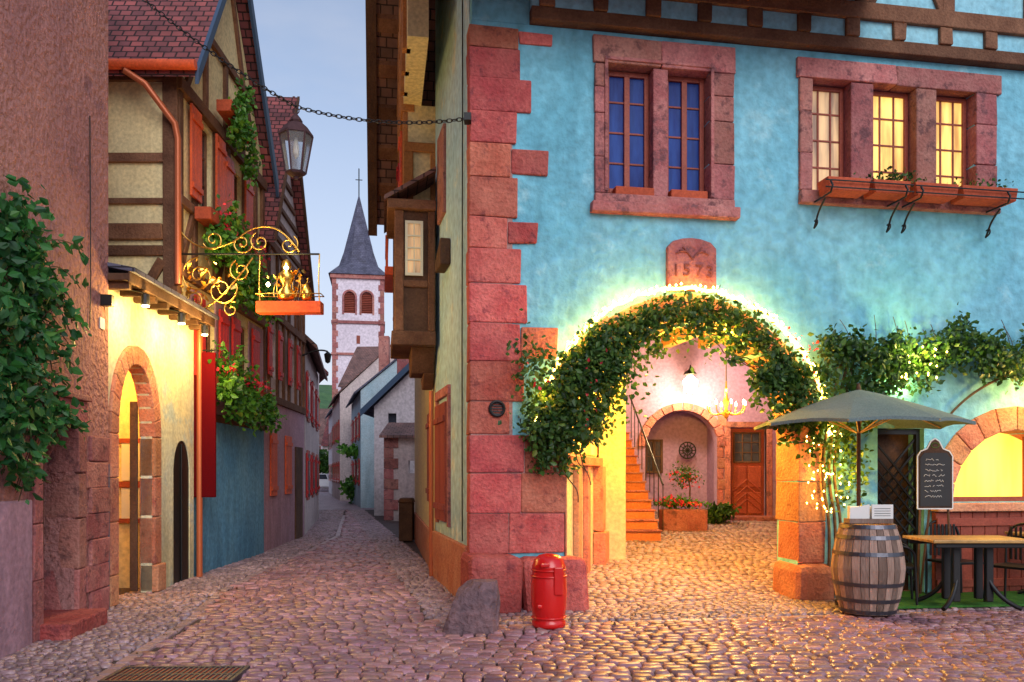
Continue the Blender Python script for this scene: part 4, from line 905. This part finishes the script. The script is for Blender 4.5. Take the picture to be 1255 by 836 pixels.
# ============================================================ HOUSES C, D
hc=top('red_roofed_house',(-4.8,16,0)); FC2=Fr(-4.73,15.45,-.067,1)
wall('street_wall',m_cream2,hc,FC2,[(0,2.9),(4.15,2.9),(4.15,6.0),(2.1,8.7),(0,6.0)],[R4(.5,1.1,3.4,4.4),R4(2.4,3.0,3.4,4.4)],0,.3)
q=M('ground_floor',m_lilac,hc,FC2); q.box(0,4.15,-.02,.3,-.2,2.9); q.done()
q=M('timber_frame',m_timber2,hc,FC2,.01)
for z in (2.9,4.6,5.95): q.box(0,4.15,-.07,.05,z,z+.15)
for x in (0,.4,1.15,1.75,2.3,3.05,3.6,4.0): q.box(x,x+.12,-.05,.05,3.0,5.95)
for a,b_ in ((1.2,1.7),(3.5,3.1),(.1,.4)): q.beam(a,4.75,b_,5.9,.1,-.045,.05)
for k in range(5): q.beam(.2+k*.3,6.3+k*.35,3.9-k*.3,6.3+k*.35,.1,-.05,.05)
q.done()
for (a,b_,z0,z1) in ((.5,1.1,3.4,4.4),(2.4,3.0,3.4,4.4)): window(hc,FC2,a,b_,z0,z1,.05,2,3,m_timber2,m_glassd); shutter(hc,FC2,a-.3,a-.02,z0,z1,-.055,m_shut); shutter(hc,FC2,b_+.02,b_+.3,z0,z1,-.055,m_shut)
shutter(hc,FC2,.5,1.05,1.05,2.3,-.025,m_shuto); shutter(hc,FC2,1.9,2.5,1.05,2.3,-.025,m_shuto)
q=M('door',m_timber,hc,FC2); q.box(3.0,3.8,-.05,-.021,0,2.1); q.done()
q=M('roof',m_tile,hc,FC2); q.slab([(-.3,-.30,5.9),(-.3,6,5.9),(1.9,6,9.5),(1.9,-.30,9.5)],.1); q.slab([(4.35,-.2,5.7),(4.35,6,5.7),(1.9,6,9.5),(1.9,-.2,9.5)],.1); q.done()
q=M('bargeboards',m_timber,hc,FC2); q.slab([(4.36,-.24,5.7),(4.36,-.19,5.7),(1.9,-.19,9.52),(1.9,-.24,9.52)],.16); q.slab([(-.3,-.34,5.9),(-.3,-.29,5.9),(1.9,-.29,9.52),(1.9,-.34,9.52)],.08); q.done()
tube('lamp_arm',[(4.0,0,4.3),(4.0,-.4,4.5),(4.0,-.6,4.4)],.02,m_iron,hc,True,FC2)
q=M('lamp_head',m_iron,hc,FC2); q.lathe([(.02,.0),(.09,-.06),(.06,-.25),(.01,-.28)],4.0,-.6,4.4,8); q.done()
hd=top('terraced_house',(-5.5,22,0)); FD=Fr(-5.02,19.75,-.19,1)
def simple(p,f,L,h,dep,mw,mr,rise=2.2,win=(1,2.6),shm=None,ridge='x',sgn=1,oh=.3,eavem=None):
    q=M('walls',mw,p,f); a,b_=sorted((0,sgn*dep)); q.box(0,L,a,b_,-.2,h); q.done()
    q=M('gables',mw,p,f)
    mid=sgn*dep/2
    for x in (0.01,L-.01): q.poly([(x,a,h),(x,b_,h),(x,mid,h+rise)])
    q.done()
    q=M('roof',mr,p,f); q.slab([(-.1,-sgn*oh,h-.1),(L+.1,-sgn*oh,h-.1),(L+.1,mid,h+rise+.1),(-.1,mid,h+rise+.1)],.1); q.slab([(-.1,sgn*(dep+oh),h-.1),(L+.1,sgn*(dep+oh),h-.1),(L+.1,mid,h+rise+.1),(-.1,mid,h+rise+.1)],.1); q.done()
    n=int(L/2.2)
    q=M('window_surrounds',m_stone2,p,f); gq=M('window_glass',m_glassd,p,f)
    for z in win:
        for k in range(n):
            x=L*(k+.5)/n; a,b_=sorted((0,-sgn*.04)); q.box(x-.45,x+.45,a,b_,z-.08,z+1.18); a,b_=sorted((-sgn*.041,-sgn*.05)); gq.box(x-.34,x+.34,a,b_,z,z+1.08)
            if shm: shutter(p,f,x-.85,x-.45,z,z+1.1,-sgn*.01,shm,-sgn); shutter(p,f,x+.45,x+.85,z,z+1.1,-sgn*.01,shm,-sgn)
    q.done(); gq.done()
simple(hd,FD,7,4.7,5,m_cream2,m_brown,2.4,(.9,2.9),m_shut)
hd=top('terraced_house',(-8,30,0)); simple(hd,Fr(-6.5,27.5,-.36,1),14,5,5,m_white,m_tile,2.6,(.9,3.0),m_shuto)
hd=top('terraced_house',(-15,50,0)); simple(hd,Fr(-12.3,43,-.30,1),18,4.6,6,m_cream2,m_tile,3,(.9,2.9),m_shuto)
hd=top('distant_house',(-24,85,0)); simple(hd,Fr(-26,92,1,0),8,5,8,m_white,m_brown,4,(1,3.4),None)
hd=top('distant_house',(-19,84,0)); simple(hd,Fr(-19.5,84,1,0),6,4.5,8,m_cream2,m_tile,4,(1,),None)
gh=top('stone_outbuilding',(-3.4,26,0)); f=Fr(-4.05,26,1,-.03)
wall('front_wall',m_cream2,gh,f,R4(0,3,-.1,2.7),[R4(.75,1.05,1.5,1.9)],0,.3)
q=M('side_wall',m_cream2,gh,f); q.box(0,.3,.3,3,-.1,2.7); q.done()
q=M('quoins',m_stone2,gh,f,.01)
for k in range(8): q.box(-.03,.28+.15*(k%2),-.04,.2,k*.33,k*.33+.32)
q.done()
q=M('coping',m_brown,gh,f); q.slab([(-.15,-.2,2.7),(3,-.2,2.7),(3,1.4,3.2),(-.15,1.4,3.2)],.08); q.done()
wh=top('white_gable_house',(-4,29,0)); f=Fr(-4.95,29.3,1,-.02)
wall('gable_wall',m_white,wh,f,[(0,-.1),(3.6,-.1),(3.6,3.9),(1.8,5.6),(0,3.9)],[R4(.5,.8,3.2,3.65),R4(2,2.4,3.0,3.5)],0,.3)
q=M('side_wall',m_white,wh,f); q.box(0,.3,.3,7,-.1,3.9); q.done()
q=M('roof',m_slate,wh,f); q.slab([(-.4,-.35,3.75),(-.4,7,3.75),(1.8,7,5.85),(1.8,-.35,5.85)],.12); q.slab([(4,-.35,3.75),(4,7,3.75),(1.8,7,5.85),(1.8,-.35,5.85)],.12); q.done()
q=M('bargeboard',m_verge,wh,f); q.slab([(-.42,-.4,3.76),(-.42,-.34,3.76),(1.8,-.34,5.88),(1.8,-.4,5.88)],.25); q.slab([(4.02,-.4,3.76),(4.02,-.34,3.76),(1.8,-.34,5.88),(1.8,-.4,5.88)],.25); q.done()
q=M('chimney',m_stone2,wh,f,.02); q.box(.3,.8,3.2,3.7,4.4,6.6); q.box(.25,.85,3.15,3.75,6.6,6.72); q.done()
q=M('window_glass',m_glassd,wh,f); q.box(.5,.8,.1,.12,3.2,3.65); q.box(2,2.4,.1,.12,3.0,3.5); q.done()
ph2=top('pale_blue_house',(-7,38,0)); simple(ph2,Fr(-6.75,36.4,-.25,1),8,5.2,6,mat('pale_blue_far',(.38,.54,.62),(.48,.60,.66),bump=.3,dirt=.3),m_slate,2.6,(1,3.1),m_shut,sgn=-1)
q=M('chimney',m_stone2,ph2,Fr(-5.5,38,1,0)); q.box(0,.6,0,.5,6,8.6); q.box(-.05,.65,-.05,.55,8.6,8.75); q.box(-1.2,-.7,3,3.5,6,8.4); q.done()
h3=top('cream_house',(-10,50,0)); simple(h3,Fr(-9.7,46,-.27,1),9,6.0,7,m_cream2,m_brown,3.4,(1,3.4),m_shut,sgn=-1)
h3=top('cream_house',(-12,58,0)); simple(h3,Fr(-12.3,56.5,-.27,1),9,6.0,7,m_white,m_slate,3,(1,3.4),None,sgn=-1)
h3=top('tall_roof_house',(-6,40,0)); simple(h3,Fr(-3.2,33,-.2,1),8,6.2,6,m_cream2,m_brown,3.2,(1,),None,sgn=-1)
sp=top('street_plants',(-6,34,1)); leaves('plant_leaves',blob(W,-7.6,38,2.6,.3,2,.2,300)+blob(W,-8.1,42,.6,.4,1.5,.5,400),.25,m_leaf2,sp)
# church
cht=top('church_tower',(-13.1,70,0)); f=Fr(-15.3,69.6,1,.16); T=4.3
m_ch=mat('church_plaster',(.76,.67,.74),(.68,.59,.66),scale=.4,bump=.2,bs=6)
def arc2(cx): return archpts(cx,.46,16.6,15.2,10)
wall('front_face',m_ch,cht,f,R4(0,T,-.2,18.4),[arc2(1.42),arc2(2.88)],0,.4)
q=M('other_faces',m_ch,cht,f); q.box(0,.4,.4,T,-.2,18.4); q.box(T-.4,T,.4,T,-.2,18.4); q.box(.4,T-.4,T-.4,T,-.2,18.4); q.done()
q=M('quoins',m_stone2,cht,f,.01)
for k in range(36):
    w=.3 if k%2 else .45
    q.box(-.05,w,-.06,.5,.2+k*.5,.68+k*.5); q.box(T-w,T+.05,-.06,.5,.2+k*.5,.68+k*.5)
q.box(-.12,T+.12,-.14,T+.1,14.3,14.55); q.box(-.12,T+.12,-.14,T+.1,11.6,11.8); q.box(-.2,T+.2,-.22,T+.2,18.15,18.5); q.done()
q=M('belfry_trim',m_stone2,cht,f)
for c in (1.42,2.88):
    for k in range(8):
        a0=math.pi*k/8; a1=math.pi*(k+1)/8; q.prism([(c+.46*math.cos(a0),16.6+.46*math.sin(a0)),(c+.62*math.cos(a0),16.6+.62*math.sin(a0)),(c+.62*math.cos(a1),16.6+.62*math.sin(a1)),(c+.46*math.cos(a1),16.6+.46*math.sin(a1))],-.06,.1)
    q.box(c-.62,c-.46,-.06,.1,15.1,16.6); q.box(c+.46,c+.62,-.06,.1,15.1,16.6)
q.done()
q=M('louvres',m_wred,cht,f)
for c in (1.42,2.88):
    for k in range(12): q.slab([(c-.46,.1,15.25+k*.15),(c+.46,.1,15.25+k*.15),(c+.46,.25,15.37+k*.15),(c-.46,.25,15.37+k*.15)],.03)
    q.box(c-.5,c+.5,.3,.35,15.1,17.1)
q.box(2.0,2.3,-.03,.02,12.6,13.3); q.done()
q=M('spire',m_slate,cht,f); c=T/2
ring=lambda r,z: [(c+r*math.cos(R(22.5+45*a))*1.08,c+r*math.sin(R(22.5+45*a))*1.08,z) for a in range(8)]
r0=[(c+x,c+y,18.5) for x,y in ((2.5,2.4),(2.4,2.5),(-2.4,2.5),(-2.5,2.4),(-2.5,-2.4),(-2.4,-2.5),(2.4,-2.5),(2.5,-2.4))]
rs=[r0,ring(1.7,19.6),ring(1.3,20.8),ring(.04,26.0)]
for r_ in rs: q.v+=[f.w(*p) for p in r_]
for a in range(3):
    for k in range(8): q.f.append([a*8+k,a*8+(k+1)%8,a*8+8+(k+1)%8,a*8+8+k])
q.done()
tube('spire_cross',[(c,c,25.8),(c,c,28.4)],.05,m_iron,cht,False,f); tube('spire_cross',[(c-.3,c,27.4),(c+.3,c,27.4)],.04,m_iron,cht,False,f)
nv=top('church_nave',(-12,62,0)); simple(nv,Fr(-12.6,60,1,-.1),5,8.0,9,m_white,m_brown,3.4,(),None)
hl=bpy.data.meshes.new('hill'); bm=bmesh.new(); bmesh.ops.create_grid(bm,x_segments=60,y_segments=40,size=1)
for v in bm.verts:
    x=v.co.x*300-90; y=v.co.y*120+330; r=math.hypot(v.co.x,v.co.y*1.0); z=32*max(0,1-r**2)*(1+.3*mn.noise(Vector((x*.02,y*.02,0))))+2*mn.noise(Vector((x*.1,y*.1,0)))-1
    v.co=(x,y,z)
bm.to_mesh(hl); bm.free(); hl.materials.append(m_green); o=bpy.data.objects.new('hill',hl); scene.collection.objects.link(o)
tr=top('distant_trees',(-20,80,0)); P=[]
for k in range(9): P+=blob(W,-21+k*.8,79+random.random()*3,2.0+random.random()*2,1.0,1,1.1,260,8)
leaves('tree_leaves',P,.5,m_leaf,tr)
for k in range(5): tube('trunk',[(-20.5+k*1.4,80,0),(-20.4+k*1.4,80,3)],.12,m_twig,tr)
car=top('parked_car',(-16.8,70,0)); f=Fr(-17.0,69,1,0); q=M('body',m_car,car,f,.06)
q.prism([(0,.35),(1.7,.35),(1.7,.9),(1.5,1.0),(1.3,1.45),(.4,1.45),(.2,1.0),(0,.9)],0,4); q.done()
q=M('windscreen',m_glassd,car,f); q.prism([(.28,1.0),(1.42,1.0),(1.25,1.4),(.45,1.4)],-.02,-.005); q.done()
q=M('wheels',m_iron,car,f,.03); q.box(.05,.25,.3,.9,0,.6); q.box(1.45,1.65,.3,.9,0,.6); q.done()
q=M('headlights',m_paper,car,f); q.box(.1,.35,-.03,-.0,.6,.75); q.box(1.35,1.6,-.03,-.0,.6,.75); q.done()

# ============================================================ CHAIN + LANTERN
def chainpts():
    A=Vector((-.50,9.02,5.42)); B=Vector((-2.37,8.95,5.52)); C=Vector((-4.42,8.72,7.0)); out=[]
    for (p,q_,sag) in ((A,B,.10),(B,C,.10)):
        L=(q_-p).length; n=int(L/.055)
        for k in range(n): t=k/n; out.append(p.lerp(q_,t)-Vector((0,0,sag*4*t*(1-t))))
    out.append(C); return out
cp=chainpts(); ck=top('street_chain',(-2.4,8.95,5.5)); q=M('chain_links',m_iron,ck)
for k in range(len(cp)-1):
    d=(cp[k+1]-cp[k]).normalized(); side=Vector((0,0,1)) if k%2 else Vector((0,1,0)); side=(side-d*side.dot(d)).normalized()
    q.torus((cp[k]+cp[k+1])/2,.020,.0062,d,side,10,5,sx=1.8)
q.box(-.53,-.45,8.95,9.09,5.38,5.46); q.done()
sl2=top('street_lantern',(-2.37,8.95,5.3)); lx,ly=-2.37,8.95
q=M('lantern_cap',mat('lantern_metal',(.05,.025,.03),(.08,.04,.045),bump=.2),sl2); 
q.lathe([(.19,5.20),(.185,5.225),(.12,5.31),(.06,5.34),(.075,5.36),(.05,5.40),(.015,5.44)],lx,ly,0,6,a0=.3); q.lathe([(.115,4.80),(.10,4.775),(.03,4.75),(.02,4.72)],lx,ly,0,6,a0=.3)
for k in range(6):
    a=.3+k*math.pi/3; d=(math.cos(a),math.sin(a)); i=len(q.v)
    for (r_,z) in ((.105,4.79),(.18,5.21)):
        for (e1,e2) in ((-.008,-.008),(.008,-.008),(.008,.008),(-.008,.008)): q.v.append((lx+d[0]*r_+e1,ly+d[1]*r_+e2,z))
    for ff in ((0,1,5,4),(1,2,6,5),(2,3,7,6),(3,0,4,7)): q.f.append([i+t for t in ff])
q.torus((lx,ly,5.475),.035,.007,(1,0,0),(0,0,1),12,6); q.done()
m_lg,nt,b=newmat('lantern_glass'); b.inputs['Base Color'].default_value=(.75,.78,.8,1); b.inputs['Roughness'].default_value=.25; b.inputs['Transmission Weight'].default_value=.85; b.inputs['IOR'].default_value=1.1
q=M('lantern_glass',m_lg,sl2); q.lathe([(.10,4.80),(.175,5.20)],lx,ly,0,6,a0=.3,cap=False); q.done()
q=M('lantern_lamp',plain('frosted_bulb',(.8,.75,.65),.5),sl2,W,0,True); q.lathe([(.01,4.95),(.035,5.0),(.03,5.07),(.015,5.18)],lx,ly,0,12); q.done()

# ============================================================ WORLD / SUN / CAMERA
w=bpy.data.worlds.new('World'); scene.world=w; w.use_nodes=True; nt=w.node_tree; N=nt.nodes; L=nt.links; bg=N['Background']
AZ_=158; EL_=30
sky=N.new('ShaderNodeTexSky'); sky.sky_type='NISHITA'; sky.sun_disc=False; sky.sun_elevation=R(EL_); sky.sun_rotation=R(AZ_); sky.dust_density=.6; sky.ozone_density=2.0
hs=N.new('ShaderNodeHueSaturation'); hs.inputs['Saturation'].default_value=.9; hs.inputs['Value'].default_value=1.35; L.new(sky.outputs[0],hs.inputs['Color'])
tc=N.new('ShaderNodeTexCoord'); mp=N.new('ShaderNodeMapping'); mp.inputs['Scale'].default_value=(1,1,2.6); L.new(tc.outputs['Generated'],mp.inputs[0])
n=N.new('ShaderNodeTexNoise'); n.inputs['Scale'].default_value=2.4; n.inputs['Detail'].default_value=7; n.inputs['Roughness'].default_value=.5; L.new(mp.outputs[0],n.inputs['Vector'])
r=N.new('ShaderNodeValToRGB'); r.color_ramp.elements[0].position=.34; r.color_ramp.elements[1].position=.66; L.new(n.outputs['Fac'],r.inputs[0])
sc=N.new('ShaderNodeMath'); sc.operation='MULTIPLY'; sc.inputs[1].default_value=.6; L.new(r.outputs[0],sc.inputs[0])
sx=N.new('ShaderNodeSeparateXYZ'); L.new(tc.outputs['Generated'],sx.inputs[0])
hz=N.new('ShaderNodeMapRange'); hz.inputs[1].default_value=0.05; hz.inputs[2].default_value=.55; hz.inputs[3].default_value=.95; hz.inputs[4].default_value=0; L.new(sx.outputs['Z'],hz.inputs[0])
mxx=N.new('ShaderNodeMath'); mxx.operation='MAXIMUM'; L.new(sc.outputs[0],mxx.inputs[0]); L.new(hz.outputs[0],mxx.inputs[1])
mx=N.new('ShaderNodeMix'); mx.data_type='RGBA'; L.new(mxx.outputs[0],mx.inputs[0]); L.new(hs.outputs[0],mx.inputs[6]); mx.inputs[7].default_value=(4.9,5.0,5.7,1)
L.new(mx.outputs[2],bg.inputs[0]); bg.inputs[1].default_value=.14
s=bpy.data.lights.new('sun','SUN'); s.energy=1.65; s.angle=R(40); s.color=(1,.95,.93); so=bpy.data.objects.new('sun',s); scene.collection.objects.link(so)
az=R(AZ_); el=R(EL_); d=Vector((math.sin(az)*math.cos(el),math.cos(az)*math.cos(el),math.sin(el))); so.rotation_euler=d.to_track_quat('Z','Y').to_euler()
cam=bpy.data.cameras.new('camera'); co=bpy.data.objects.new('camera',cam); scene.collection.objects.link(co); scene.camera=co
co.location=(0,0,1.5); co.rotation_euler=(R(90),0,0); cam.sensor_width=36; cam.lens=36*1000/1255; cam.shift_y=(580-418)/1255; cam.clip_end=3000; cam.clip_start=.05
scene.view_settings.view_transform='Standard'; scene.view_settings.look='None'; scene.view_settings.exposure=0
